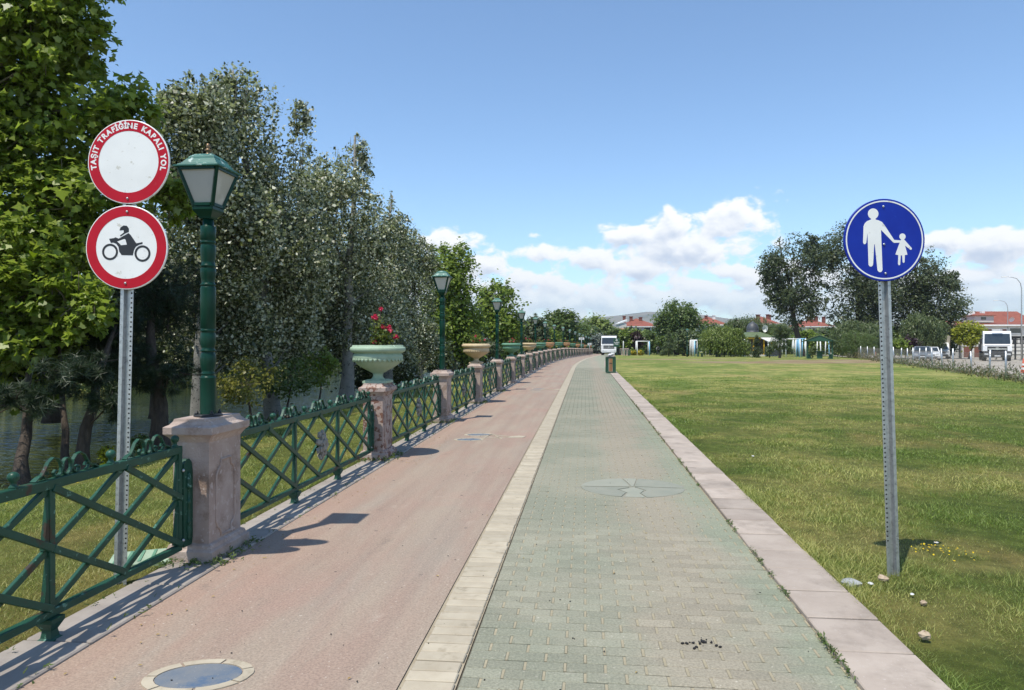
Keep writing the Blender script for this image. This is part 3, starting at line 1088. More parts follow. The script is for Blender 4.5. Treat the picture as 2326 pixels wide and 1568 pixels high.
# cast medallion: rough petals round a boss, facing the path
md = MB()
rr = random.Random(3)
for ring, (n, r, dz) in enumerate(((9, .105, .0), (8, .07, .018), (5, .035, .034))):
    for k in range(n):
        a = 2 * math.pi * (k + .5 * ring) / n
        T4 = Matrix.Translation((r * math.cos(a), -.012 - dz, r * 1.25 * math.sin(a))) @ Matrix.Rotation(-a, 4, 'Y') @ Matrix.Rotation(rr.uniform(-.4, .4), 4, 'Z')
        md.loft([(.018, .008, -.03), (.034, .018, 0), (.016, .010, .036)], T4 @ Matrix.Rotation(R(90), 4, 'Y'))
md.lathe([(.04, -.01), (.045, .02), (.03, .05), (.01, .06)], 10, Matrix.Rotation(R(90), 4, 'X'))
ME['medallion'] = md.mesh('medallion', pm('weathered_zinc', (.17, .165, .14), (.26, .25, .22), 14, .7, c3=(.05, .12, .09), s3=8, t3=(.56, .66), bmp=.5, bs=40))


def fence_panel(label, detail=True):
    t = thing('fence_panel', label, 'fence', group='lattice fence panels along the path')
    if detail:
        link('top_rail', ME['rail_top'], t)
        link('bottom_rail', ME['rail_bottom'], t)
        for x in (.016, BAY, 2 * BAY, PL - .016):
            link('upright', ME['upright'], t, (x, 0, 0))
        for b in range(3):
            for nme, q, y in DG:
                link('lattice_bar', ME[nme], t, (b * BAY, 0, 0))
        for x in (BAY, 2 * BAY):
            link('foot', ME['foot'], t, (x, 0, 0))
        for k in range(5):
            link('scroll', ME['scroll'], t, ((k + .5) * PL / 5, 0, FH1 + .026))
        for k in range(6):
            link('ball_finial', ME['ball'], t, (min(max(k * PL / 5, .06), PL - .06), 0, FH1 + .025))
        for x, sg in ((-.072, 1), (PL + .072, -1)):
            b = link('bracket', ME['bracket'], t, (x, .0, .14))
            link('spindle', ME['spindle'], b)
            for z in (.06, .56):
                link('bolt', ME['bolt'], b, (sg * .072, -.022, z))
        link('medallion', ME['medallion'], t, (PL / 2, -.03, HM))
    else:
        if 'far_panel' not in ME:
            mb = MB()
            mb.box((PL / 2, 0, FH1), (PL, .042, .05)).box((PL / 2, 0, FH0), (PL, .042, .045))
            for x in (.016, BAY, 2 * BAY, PL - .016):
                mb.box((x, 0, .5), (.034, .034, .66))
            for b in range(3):
                for nme, q, y in DG:
                    mb.bar((q[0] + b * BAY, y, q[1]), (q[2] + b * BAY, y, q[3]), .022, .03, side=(0, 1, 0))
            for x in (BAY, 2 * BAY):
                mb.box((x, 0, .065), (.07, .07, .13))
            for k in range(5):
                mb.box(((k + .5) * PL / 5, 0, FH1 + .06), (.22, .02, .07))
            for x in (-.072, PL + .072):
                mb.box((x, 0, .45), (.11, .04, .6))
            ME['far_panel'] = mb.mesh('fence_panel', M['fence'])
        link('lattice', ME['far_panel'], t)
    return t


# pillars
HX, HYP = .29, .19                       # half length along the path, half width
ME['plinth'] = MB().loft([(HX, HYP, -.05), (HX, HYP, .085), (HX - .008, HYP - .008, .093), (HX - .02, HYP - .02, .10), (HX - .028, HYP - .028, .125), (HX - .045, HYP - .045, .135)]).mesh('plinth', M['pillar'])
ME['shaft'] = MB().loft([(HX - .045, HYP - .045, .12), (HX - .051, HYP - .051, .14), (HX - .051, HYP - .051, .885), (HX - .045, HYP - .045, .90)]).mesh('shaft', M['pillar'])
ME['capital'] = MB().loft([(HX - .05, HYP - .05, .88), (HX - .04, HYP - .04, .898), (HX - .036, HYP - .036, .905), (HX - .02, HYP - .02, .925), (HX - .004, HYP - .004, .938), (HX, HYP, .943), (HX, HYP, .992),
                           (HX - .012, HYP - .012, 1.0), (HX - .03, HYP - .03, 1.008), (HX - .05, HYP - .05, 1.032), (HX - .055, HYP - .055, 1.05)]).mesh('capital', M['pillar'])
car = [(-.14, .27), (-.14, .62), (-.115, .66), (-.085, .68), (-.07, .73), (.07, .73), (.085, .68), (.115, .66), (.14, .62), (.14, .27), (.115, .23), (.085, .21), (.07, .16), (-.07, .16), (-.085, .21), (-.115, .23)]
ME['moulding'] = MB().tube([(x, -(HYP - .050), z) for x, z in car], .011, 6, closed=True, sm=False).mesh('panel_moulding', M['pillar'])
ME['moulding_end'] = MB().tube([(-(HX - .050), x * .52, z) for x, z in car], .009, 6, closed=True, sm=False).mesh('panel_moulding', M['pillar'])
worn = {k: ME[k].copy() for k in ('plinth', 'shaft', 'capital')}
for me_ in worn.values():
    me_.materials.clear()
    me_.materials.append(M['pillar_worn'])


def pillar(label, worn_=False):
    t = tag(thing('stone_pillar', label, 'pillar', group='stone pillars of the fence'), kind='thing')
    src = worn if worn_ else ME
    for k in ('plinth', 'shaft', 'capital'):
        link(k, src[k], t)
    link('panel_moulding', ME['moulding'], t)
    return t


# lamp: turned post, square lantern
LP = [(.060, 0), (.058, .01), (.058, .29), (.060, .297), (.054, .303), (.046, .318), (.050, .322), (.050, .330), (.045, .336), (.048, .352), (.055, .385), (.059, .43), (.057, .465), (.049, .488), (.046, .494),
      (.058, .500), (.058, .506), (.046, .514), (.050, .53), (.057, .56), (.058, .60), (.054, .635), (.049, .648), (.058, .654), (.058, .664), (.050, .668), (.057, .676), (.057, .985), (.055, .992), (.048, 1.0),
      (.057, 1.005), (.057, 1.012), (.048, 1.02), (.047, 1.03), (.052, 1.06), (.058, 1.10), (.057, 1.13), (.048, 1.145), (.057, 1.15), (.057, 1.158), (.048, 1.165), (.050, 1.19), (.056, 1.24), (.058, 1.28), (.054, 1.31),
      (.048, 1.325), (.057, 1.33), (.057, 1.34), (.050, 1.345), (.057, 1.352), (.057, 1.455), (.053, 1.46), (.040, 1.463), (.040, 1.53)]
ME['post'] = MB().lathe(LP, 20).mesh('post', M['lamp'])
ME['base_plate'] = MB().lathe([(.105, 0), (.105, .014), (.08, .018)], 20).mesh('base_plate', M['black_metal'])
ME['base_bolt'] = MB().lathe([(.014, 0), (.014, .02), (.007, .022), (.007, .035)], 6).mesh('bolt', M['black_metal'])
lt = MB()
lt.loft([(.045, .045, 1.515), (.05, .05, 1.53), (.075, .075, 1.565), (.082, .082, 1.58), (.082, .082, 1.602), (.076, .076, 1.61)])
T0, T1, Z0, Z1 = .074, .152, 1.605, 1.885
for sx in (-1, 1):
    for sy in (-1, 1):
        lt.bar((sx * T0, sy * T0, Z0), (sx * T1, sy * T1, Z1), .024, .024, side=(sx, -sy, 0))
for (h, z, w) in ((T0 + .003, Z0 + .012, .022), (T1, Z1 - .008, .026)):
    for sg in (-1, 1):
        lt.box((0, sg * h, z), (2 * h, .022, w)).box((sg * h, 0, z + .001), (.022, 2 * h - .03, w))
ME['lantern'] = lt.mesh('lantern', M['lamp'])
pn = MB()
pn.add([(-T0 + .004, -T0 + .002, Z0 + .01), (T0 - .004, -T0 + .002, Z0 + .01), (T1 - .004, -T1 + .002, Z1 - .01), (-T1 + .004, -T1 + .002, Z1 - .01),
        (-T0 + .008, -T0 + .008, Z0 + .01), (T0 - .008, -T0 + .008, Z0 + .01), (T1 - .008, -T1 + .008, Z1 - .01), (-T1 + .008, -T1 + .008, Z1 - .01)],
       [(0, 1, 2, 3), (7, 6, 5, 4), (0, 4, 5, 1), (1, 5, 6, 2), (2, 6, 7, 3), (3, 7, 4, 0)])
ME['pane'] = pn.mesh('glass_pane', M['lamp_glass'])
RF = [(.172, .172, 1.884), (.180, .180, 1.888), (.180, .180, 1.896), (.160, .160, 1.902), (.156, .156, 1.910), (.138, .138, 1.918), (.130, .130, 1.930), (.112, .112, 1.955), (.104, .104, 1.962), (.102, .102, 1.972),
      (.090, .090, 1.985), (.070, .070, 2.000), (.045, .045, 2.008), (.02, .02, 2.012)]
ME['lamp_roof'] = MB().loft(RF).mesh('lantern_roof', M['lamp_roof'])
ME['lamp_finial'] = MB().lathe([(.024, 2.008), (.020, 2.018), (.012, 2.028), (.014, 2.034), (.026, 2.044), (.024, 2.050), (.012, 2.056), (.012, 2.062), (.016, 2.068), (.014, 2.092), (.006, 2.098)], 12).mesh('finial', M['brass'])


def lamp(label, finial=True):
    t = thing('street_lamp', label, 'street lamp', group='green lamps on the fence pillars')
    bp_ = link('base_plate', ME['base_plate'], t)
    for k in range(4):
        link('bolt', ME['base_bolt'], bp_, (.085 * math.cos(k * 1.571 + .785), .085 * math.sin(k * 1.571 + .785), .012))
    link('post', ME['post'], t)
    ln = link('lantern', ME['lantern'], t)
    for k in range(4):
        link('glass_pane', ME['pane'], ln, None, (0, 0, k * math.pi / 2))
    rf = link('lantern_roof', ME['lamp_roof'], t)
    if finial:
        link('finial', ME['lamp_finial'], rf)
    return t


UP = [(.105, .045), (.095, .055), (.075, .075), (.066, .10), (.070, .125), (.085, .14), (.10, .145), (.13, .165), (.20, .20), (.27, .245), (.322, .295), (.345, .34), (.348, .372), (.340, .392), (.325, .405), (.322, .412),
      (.338, .418), (.358, .425), (.378, .44), (.386, .46), (.384, .482), (.374, .498), (.355, .503), (.353, .518), (.350, .525), (.338, .525), (.335, .49)]


def make_urn_meshes(mat):
    bw = MB().lathe(UP, 40, cap=False)
    for k in range(34):
        a = 2 * math.pi * k / 34
        T4 = Matrix.Rotation(a, 4, 'Z') @ Matrix.Translation((.336, 0, .335)) @ Matrix.Rotation(R(-18), 4, 'Y')
        bw.loft([(.004, .008, -.045), (.010, .024, -.012), (.010, .026, .004), (.004, .012, .016)], T4, sm=True)
    ft_ = MB().loft([(.17, .17, 0), (.17, .17, .03), (.155, .155, .036), (.12, .12, .05)])
    return bw.mesh('bowl', mat), ft_.mesh('foot', mat)


URN = {k: make_urn_meshes(M['urn_' + k]) for k in ('green', 'dark', 'cream', 'terra')}
ME['urn_soil'] = MB().lathe([(.336, .47), (.30, .485), (.2, .50), (.05, .505)], 24, cap=True).mesh('soil', M['soil'])


def urn(label, colour):
    t = thing('planter_urn', label, 'urn', group='urns on the fence pillars')
    link('bowl', URN[colour][0], t)
    link('foot', URN[colour][1], t)
    link('soil', ME['urn_soil'], t)
    return t


# ------------------------------------------------------------------ leaves
MAPLE = [[(0, 0, 0), (.08, -.42, -.06), (.27, -.29, 0), (.58, -.50, .12), (.62, -.27, 0), (1.02, 0, -.22), (.62, .27, 0), (.58, .50, .10), (.27, .29, 0), (.08, .42, -.06)]]
OVAL = [[(0, 0, 0), (.35, -.36, .04), (1, 0, -.04), (.35, .36, .04)]]
LONG = [[(0, 0, 0), (.4, -.13, .02), (1, 0, -.05), (.4, .13, .02)]]
SPRIG = [[(0, 0, 0), (.25, -.20, .03), (.6, -.02, 0), (.25, .16, .03)], [(.3, 0, 0), (.45, .10, .15), (.95, .12, .18), (.62, .3, .12)], [(.3, 0, 0), (.5, -.32, -.12), (.95, -.30, -.2), (.6, -.08, -.1)]]
TUFT = [[(0, 0, 0), (math.cos(a) * .9 + .1 * math.cos(a + 1.5), math.sin(a) * .9 + .1 * math.sin(a + 1.5), h), (math.cos(a), math.sin(a), h + .05)] for a, h in zip(np.linspace(-1.9, 1.9, 9), (.1, -.2, .3, 0, .45, -.1, .25, -.25, .1))]
TUFT = [[(0, -.045, 0), (p[1][0], p[1][1], p[1][2]), (.03, .045, .01)] for p in TUFT]


def unit(v):
    return v / np.maximum(np.linalg.norm(v, axis=1, keepdims=True), 1e-9)


def leaf_mesh(name, cen, nor, size, shape, mat, parent=None, tang=None, v=None, loc=None):
    N = len(cen)
    nor = unit(nor)
    if tang is None:
        tang = rng.normal(size=(N, 3))
    tang = tang - nor * np.sum(tang * nor, axis=1, keepdims=True)
    tang = unit(tang)
    bit = np.cross(nor, tang)
    allv = np.concatenate([np.array(p) for p in shape])
    K = len(allv)
    verts = cen[:, None, :] + size[:, None, None] * (allv[None, :, 0:1] * tang[:, None, :] + allv[None, :, 1:2] * bit[:, None, :] + allv[None, :, 2:3] * nor[:, None, :])
    me = bpy.data.meshes.new(name)
    me.vertices.add(N * K)
    me.vertices.foreach_set('co', verts.reshape(-1).astype(np.float32))
    cnt = [len(p) for p in shape]
    me.loops.add(N * K)
    me.loops.foreach_set('vertex_index', np.arange(N * K, dtype=np.int32))
    me.polygons.add(N * len(shape))
    starts = (np.arange(N)[:, None] * K + np.concatenate([[0], np.cumsum(cnt)[:-1]])[None, :]).reshape(-1)
    me.polygons.foreach_set('loop_start', starts.astype(np.int32))
    if v is None:
        v = rng.random(N)
    a = me.attributes.new('v', 'FLOAT', 'FACE')
    a.data.foreach_set('value', np.repeat(v, len(shape)).astype(np.float32))
    me.materials.append(mat)
    me.update(calc_edges=True)
    return link(name, me, parent, loc)


def in_lobes(lobes, n, shell=.45):
    vol = np.array([l[3] * l[4] * l[5] for l in lobes]) ** .72
    idx = rng.choice(len(lobes), n, p=vol / vol.sum())
    L = np.array(lobes)[idx]
    d = unit(rng.normal(size=(n, 3)))
    r = rng.random(n) ** shell
    return L[:, :3] + d * L[:, 3:] * r[:, None], d, idx


def tree(name, label, base, lobes, n, size, shape, mat, bark, cat='tree', group=None, trunk_r=.15, clusters=None, sig=.28, up=.5, lean=None, droop=0.0, twigs=40, part='crown', stems=1, outn=.8, sizev=.35, shell=.45, limbs=True, loose=.3, sunny=.5):
    """base: foot of the trunk; lobes: ellipsoids (x, y, z, rx, ry, rz) in world metres"""
    base = Vector(base)
    t = thing(name, label, cat, base, 0, group)
    lob = [(l[0] - base.x, l[1] - base.y, l[2] - base.z, l[3], l[4], l[5]) for l in lobes]
    cl = clusters or max(24, n // 40)
    cc, dd, idx = in_lobes(lob, cl, shell)
    LB = np.array(lob)
    sg = sig * np.minimum(np.min(LB[idx][:, 3:], axis=1), 3.0)
    k = rng.integers(0, cl, n)
    p = cc[k] + rng.normal(size=(n, 3)) * sg[k][:, None] * np.array([1, 1, .8])
    fill = rng.random(n) < loose
    q_, d_, _ = in_lobes(lob, n, .4)
    p[fill] = q_[fill]
    nor = dd[k] * outn + np.array([0, 0, up]) + np.array(SUN_TO) * sunny + rng.normal(size=(n, 3)) * .7
    sz = size * (1 + sizev * rng.normal(size=n)).clip(.45, 1.8)
    tang = rng.normal(size=(n, 3)) + np.array([0, 0, -droop]) + dd[k] * .4
    p = p[:, :]
    keep = p[:, 2] > .05
    leaf_mesh(part, p[keep], nor[keep], sz[keep], shape, mat, t, tang[keep], (rng.random(n) * .6 + rng.random(cl)[k] * .4)[keep])
    mb = MB()
    top = max(lob, key=lambda l: l[2] + l[5] * .5)
    for sI in range(stems):
        off = Vector((random.uniform(-.5, .5), random.uniform(-.5, .5), 0)) * (trunk_r * 3 if stems > 1 else 0)
        tip = Vector((top[0], top[1], top[2] + top[5] * .45)) + off * 3
        mid = Vector((tip.x * .35 + random.uniform(-1, 1) * trunk_r, tip.y * .35 + random.uniform(-1, 1) * trunk_r, tip.z * .5)) if lean is None else Vector(lean)
        pts = []
        for q in np.linspace(0, 1, 9):
            a = (1 - q) ** 2 * off + 2 * q * (1 - q) * mid + q * q * tip
            pts.append(a + Vector((random.uniform(-1, 1), random.uniform(-1, 1), 0)) * trunk_r * .35 * (q > .05))
        rad = [trunk_r * (1.35 if i == 0 else 1) * (1 - .86 * (i / 8)) for i in range(9)]
        mb.tube([pts[0] - Vector((0, 0, .15))] + pts, [rad[0] * 1.15] + rad, 9)
        if limbs:
            big = max(l[5] for l in lob)
            for l in lob:
                if l[3] < .3 * max(q_[3] for q_ in lob):
                    e_ = Vector(l[:3])
                    mb.tube([e_ - Vector((0, 0, l[5] * .7)), e_ + Vector((0, 0, l[5] * .7))], [.006 + trunk_r * .015, .003], 4)
                    continue
                c = Vector(l[:3])
                f = min(.85, max(.2, (c.z - l[5] * .5) / max(tip.z, .1)))
                st = pts[min(8, int(f * 8))]
                rr_ = trunk_r * (.42 if l[5] > big * .6 else .2) * (1 - f * .6)
                m_ = (st + c) / 2 + Vector((0, 0, -.1 * l[5]))
                mb.tube([st, m_, c, c + Vector((random.uniform(-.4, .4) * l[3], random.uniform(-.4, .4) * l[4], .5 * l[5]))], [rr_, rr_ * .75, rr_ * .45, rr_ * .12], 6)
    for q in range(min(twigs, cl)):
        e = Vector(cc[q])
        l = lob[idx[q]]
        st = Vector(l[:3]) * .75 + e * .25
        r_ = max(.008, trunk_r * .10)
        mb.tube([st, (st + e) / 2 + Vector((random.uniform(-.1, .1), random.uniform(-.1, .1), -.05)) * min(l[3], 2), e], [r_, r_ * .7, r_ * .25], 4)
    mb.build('trunk', bark, t)
    return t


def lobes_box(boxes, Y, dr=.9, nsub=5, sprigs=0, tall=.26):
    """ellipsoids that fill picture boxes (x0, x1, top, bottom) at depth Y"""
    out = []
    for b in boxes:
        x0, x1, yt, yb = b[:4]
        Yb = Y + (b[4] if len(b) > 4 else 0)
        a, c = at(x0, yt, Yb), at(x1, yb, Yb)
        cx, cz, rx, rz = (a.x + c.x) / 2, (a.z + c.z) / 2, (c.x - a.x) / 2, (a.z - c.z) / 2
        ry = rx * dr
        out.append((cx, Yb, cz, rx * .93, ry * .93, rz * .95))
        for k in range(nsub):
            th = random.uniform(0, 2 * math.pi)
            ph = random.uniform(-.9, 1.1)
            q = random.uniform(.32, .48)
            e = 1 - q * .72
            out.append((cx + rx * e * math.cos(th) * math.cos(ph), Yb + ry * e * math.sin(th) * math.cos(ph), cz + rz * e * math.sin(ph), rx * q, ry * q, rz * q * .9))
        for k in range(sprigs):
            th = random.uniform(0, 2 * math.pi)
            ph = random.uniform(.15, 1.35)
            q = random.uniform(.07, .14)
            e = .86
            out.append((cx + rx * e * math.cos(th) * math.cos(ph), Yb + ry * e * math.sin(th) * math.cos(ph), cz + rz * (e * math.sin(ph) + .06), rx * q, ry * q, min(rz * random.uniform(tall * .7, tall * 1.3), .75)))
    return out


def strands(name, label, base, lobes, n_str, mat, bark, leaf, trunk_r=.2, group=None, cat='tree', length=1.0, per=16):
    """weeping tree: leaves on hanging strands"""
    base = Vector(base)
    t = thing(name, label, cat, base, 0, group)
    lob = [(l[0] - base.x, l[1] - base.y, l[2] - base.z, l[3], l[4], l[5]) for l in lobes]
    c, d, idx = in_lobes(lob, n_str, .3)
    LB = np.array(lob)[idx]
    c[:, 2] = np.maximum(c[:, 2], LB[:, 2] - LB[:, 5] * .1)
    Ln = length * LB[:, 5] * rng.uniform(.5, 1.5, n_str)
    f = rng.random((n_str, per))
    out = d * np.array([1, 1, 0]) * .25
    p = c[:, None, :] + out[:, None, :] * np.sqrt(f)[:, :, None] * Ln[:, None, None] * .5 - np.array([0, 0, 1.0])[None, None, :] * (f * Ln[:, None])[:, :, None]
    p += rng.normal(size=p.shape) * leaf * .25
    p = p.reshape(-1, 3)
    N = len(p)
    nor = np.repeat(d, per, axis=0) + rng.normal(size=(N, 3)) * .7
    tg = np.array([0, 0, -1.0]) + rng.normal(size=(N, 3)) * .35
    keep = p[:, 2] > .15
    vv = np.repeat(rng.random(n_str), per) * .6 + rng.random(N) * .4
    leaf_mesh('crown', p[keep], nor[keep], (leaf * rng.uniform(.7, 1.5, N))[keep], LONG if leaf < .5 else LONG, mat, t, tg[keep], vv[keep])
    mb = MB()
    top = max(lob, key=lambda l: l[2])
    mb.tube([(0, 0, -.15), (0, 0, .1), (top[0] * .3, top[1] * .3, top[2] * .5), (top[0], top[1], top[2] + top[5] * .4)], [trunk_r * 1.3, trunk_r, trunk_r * .7, trunk_r * .2], 8)
    for l in lob:
        mb.tube([(top[0] * .3, top[1] * .3, top[2] * .5), ((l[0] + top[0] * .3) / 2, (l[1] + top[1] * .3) / 2, l[2] * .9), (l[0], l[1], l[2] + l[5] * .5)], [trunk_r * .45, trunk_r * .3, trunk_r * .1], 5)
    mb.build('trunk', bark, t)
    return t


def conifer(name, label, base, h, r, mat, bark, n=2500, leaf=.12, trunk_r=.1, z0=.15, group=None, power=1.0, shape=TUFT):
    base = Vector(base)
    t = thing(name, label, 'tree', base, 0, group)
    nb = max(14, int(h * 9))
    mb = MB()
    mb.tube([(0, 0, -.1), (0, 0, h * .5), (0, 0, h * .98)], [trunk_r, trunk_r * .6, .01], 7)
    cs, ns = [], []
    for k in range(nb):
        z = h * (z0 + (1 - z0) * (k + .5) / nb)
        L = r * (1 - (z / h)) ** power * random.uniform(.75, 1.1) + .05
        a = random.uniform(0, 6.28)
        e = Vector((L * math.cos(a), L * math.sin(a), z - L * .18))
        s0 = Vector((0, 0, z))
        mb.tube([s0, (s0 + e) / 2 + Vector((0, 0, L * .06)), e], [trunk_r * .22, trunk_r * .12, .005], 4)
        m = max(8, int(n * (L / r) / nb * 1.7))
        q = rng.random(m) ** .7
        w = (1 - q) * L * .28 + .05
        pp = np.array(s0)[None] + q[:, None] * np.array(e - s0)[None] + rng.normal(size=(m, 3)) * w[:, None] * np.array([1, 1, .45])
        cs.append(pp)
        ns.append(np.tile(np.array([math.cos(a) * .3, math.sin(a) * .3, 1.0]), (m, 1)) + rng.normal(size=(m, 3)) * .6)
    cs, ns = np.concatenate(cs), np.concatenate(ns)
    leaf_mesh('crown', cs, ns, leaf * rng.uniform(.7, 1.4, len(cs)), shape, mat, t)
    mb.build('trunk', bark, t)
    return t


# ------------------------------------------------------------------ set out the balustrade
GAP = 4.5
URNCOL = {2: 'green', 4: 'cream', 6: 'dark', 8: 'cream', 10: 'dark', 12: 'terra'}
URNWORD = {'green': 'pale green', 'dark': 'green', 'cream': 'cream', 'terra': 'terracotta'}
for i in range(1, 31):
    s = 5.2 + GAP * (i - 1)
    p = PT(U_FENCE, s)
    rz = math.pi / 2 - heading(s)
    isurn = i % 2 == 0
    c = URNCOL.get(i, 'terra' if i % 4 == 0 else 'dark') if isurn else None
    if i == 1:
        lab = 'large pink stone pillar nearest the camera carrying the first lamp'
    elif i == 2:
        lab = 'stone pillar with flaking brown paint under the pale green urn'
    elif isurn:
        lab = 'stone fence pillar under a %s urn, %s pillar from the camera' % (URNWORD[c], ORD[i])
    else:
        lab = 'stone fence pillar under a lamp, %s pillar from the camera' % ORD[i]
    pl = pillar(lab, worn_=(i == 2))
    pl.location, pl.rotation_euler = p, (0, 0, rz)
    if isurn:
        k = i // 2
        lab = 'pale green urn with tall pink roses, nearest urn on the fence' if i == 2 else '%s planter urn on the fence, %s urn from the camera' % (URNWORD[c], ORD[k])
        q = urn(lab, c)
        q.location, q.rotation_euler = p + Vector((0, 0, 1.05)), (0, 0, rz)
    else:
        k = (i + 1) // 2
        lab = 'green lamp nearest the camera with weathered roof and brass finial' if i == 1 else '%s green lamp from the camera along the fence' % ORD[k]
        q = lamp(lab, finial=k in (1, 4))
        q.location, q.rotation_euler = p + Vector((0, 0, 1.05)), (0, 0, rz + random.uniform(-.04, .04) * (i > 1))
    s0 = s - GAP + HX - .05 + .155
    lab = 'green lattice fence panel cut by the picture edge, in front of red and white signs' if i == 1 else ('green lattice fence panel between first lamp and pale green urn' if i == 2 else 'green lattice fence panel just before the %s pillar from the camera' % ORD[i])
    f = fence_panel(lab, detail=i <= 11)
    f.location, f.rotation_euler = PT(U_FENCE, s0), (0, 0, math.pi / 2 - heading(s - GAP / 2))


# roses in the urns
def rose_bush(p, n_leaf, h, w, flowers, label, leafs=.045, bare=6):
    t = thing('rose_bush', label, 'rose bush', p, 0, 'flowering plants in the urns')
    cs = []
    mb = MB()
    tips = []
    for k in range(bare):
        a = random.uniform(0, 6.28)
        r0 = random.uniform(.02, w * .4)
        tip = Vector((math.cos(a) * random.uniform(.3, 1) * w, math.sin(a) * random.uniform(.3, 1) * w * .7, h * random.uniform(.35, .8)))
        tips.append(tip)
        mb.tube([(r0 * math.cos(a), r0 * math.sin(a), -.03), tip * .55 + Vector((0, 0, .02)), tip], [.008, .006, .003], 5)
    for f in flowers:
        mb.tube([(f[0] * .2, f[1] * .2, -.03), (f[0] * .7, f[1] * .7, f[2] * .6), f], [.008, .006, .003], 5)
        tips += [Vector(f) * .75, Vector(f) * .9]
    mb.build('stems', M['bark'], t)
    tp = np.array([tuple(q) for q in tips])
    k = rng.integers(0, len(tp), n_leaf)
    c = tp[k] * rng.uniform(.45, 1.02, (n_leaf, 1)) + rng.normal(size=(n_leaf, 3)) * w * .16
    c[:, 2] = np.maximum(c[:, 2], .0)
    leaf_mesh('leaves', c, rng.normal(size=(n_leaf, 3)) + np.array([0, -.3, .8]), leafs * rng.uniform(.7, 1.3, n_leaf), OVAL, LM['rose'], t)
    for f in flowers:
        m = 26
        d = unit(rng.normal(size=(m, 3)) + np.array([0, 0, .3]))
        leaf_mesh('flower', np.array(f)[None] + d * rng.uniform(.004, .022, (m, 1)), d + rng.normal(size=(m, 3)) * .4, np.full(m, .036), OVAL, LM['petal'], t)
    return t


p = PT(U_FENCE, 9.7)
rose_bush(p + Vector((0, 0, 1.55)), 620, .22, .22, [(-.04, 0, .43), (-.07, .02, .41), (-.02, -.02, .40), (.04, 0, .53), (.06, 0, .28), (.085, .01, .27), (.15, 0, .26), (.17, .02, .245), (.18, -.01, .23), (.24, 0, .15), (.26, .02, .14), (-.03, -.05, .07), (.16, .02, .275)],
          'rose bush with tall bright pink blooms in nearest urn')
for i in range(4, 27, 2):
    p = PT(U_FENCE, 5.2 + GAP * (i - 1))
    fl = [(random.uniform(-.28, .28), random.uniform(-.2, .2), random.uniform(.08, .26)) for _ in range(5)]
    rose_bush(p + Vector((0, 0, 1.55)), 300 if i < 9 else 160, .22, .30, fl, 'low pink flowering plant in %s urn from the camera' % ORD[i // 2], leafs=.05 if i < 9 else .07)

# ------------------------------------------------------------------ traffic signs
def text_geo(body, size, off=0.0):
    cu_ = bpy.data.curves.new('lettering', 'FONT')
    cu_.body, cu_.size, cu_.align_x, cu_.offset = body, size, 'CENTER', off
    cu_.resolution_u = 3
    o = bpy.data.objects.new('lettering', cu_)
    col.objects.link(o)
    bpy.context.view_layer.update()
    me = o.to_mesh()
    vs, fs = [tuple(v.co) for v in me.vertices], [tuple(p.vertices) for p in me.polygons]
    o.to_mesh_clear()
    bpy.data.objects.remove(o)
    bpy.data.curves.remove(cu_)
    return vs, fs


FACE = Matrix.Rotation(R(90), 4, 'X')    # art drawn in xy, lifted in z, turned to face -Y


def circ(cx, cy, r, n=32):
    return [(cx + r * math.cos(2 * math.pi * k / n), cy + r * math.sin(2 * math.pi * k / n)) for k in range(n)]


def ccw(poly):
    a = sum(poly[i][0] * poly[(i + 1) % len(poly)][1] - poly[(i + 1) % len(poly)][0] * poly[i][1] for i in range(len(poly)))
    return poly if a > 0 else poly[::-1]


def annulus(mb, r0, r1, z0, z1, cx=0, cy=0, n=48, T=None):
    vs, fs = [], []
    for k in range(n):
        c_, s_ = math.cos(2 * math.pi * k / n), math.sin(2 * math.pi * k / n)
        vs += [(cx + r0 * c_, cy + r0 * s_, z1), (cx + r1 * c_, cy + r1 * s_, z1), (cx + r1 * c_, cy + r1 * s_, z0), (cx + r0 * c_, cy + r0 * s_, z0)]
    for k in range(n):
        a, b = k * 4, (k + 1) % n * 4
        fs += [(a, a + 1, b + 1, b), (a + 1, a + 2, b + 2, b + 1), (a + 3, a, b, b + 3)]
    mb.add(vs, fs, T)


def channel_post(t, h, hole_x=-.033, z_from=.25):
    prof = [(-.044, .004), (-.044, 0), (-.021, 0), (-.013, .028), (.014, .028), (.024, 0), (.044, 0), (.044, .004), (.027, .004), (.017, .032), (-.016, .032), (-.024, .004)]
    MB().prism(ccw(prof), -.3, h).build('post', M['galv'], t)
    mb = MB()
    z = z_from
    while z < h - .05:
        mb.lathe([(.0065, 0), (.0065, .0008)], 8, Matrix.Translation((hole_x, .0002, z)) @ FACE)
        z += .032
    mb.build('bolt_holes', M['black_metal'], t)


def disc(t, name, h, r, mat_face, bolts):
    d = MB()
    d.lathe([(r - .004, -.012), (r, -.010), (r, .0), (r - .003, .002)], 64, Matrix.Translation((0, -.016, h)) @ FACE, sm=False)
    o = d.build(name, mat_face, t)
    MB().lathe([(r - .006, 0), (r - .006, .002)], 48, Matrix.Translation((0, -.0025, h)) @ FACE, sm=False).build('back_plate', M['sign_back'], o)
    for (bx, bz) in bolts:
        MB().lathe([(.008, 0), (.008, .004), (.004, .007)], 8, Matrix.Translation((bx, -.0195, h + bz)) @ FACE).build('bolt', M['galv'], o)
    return o


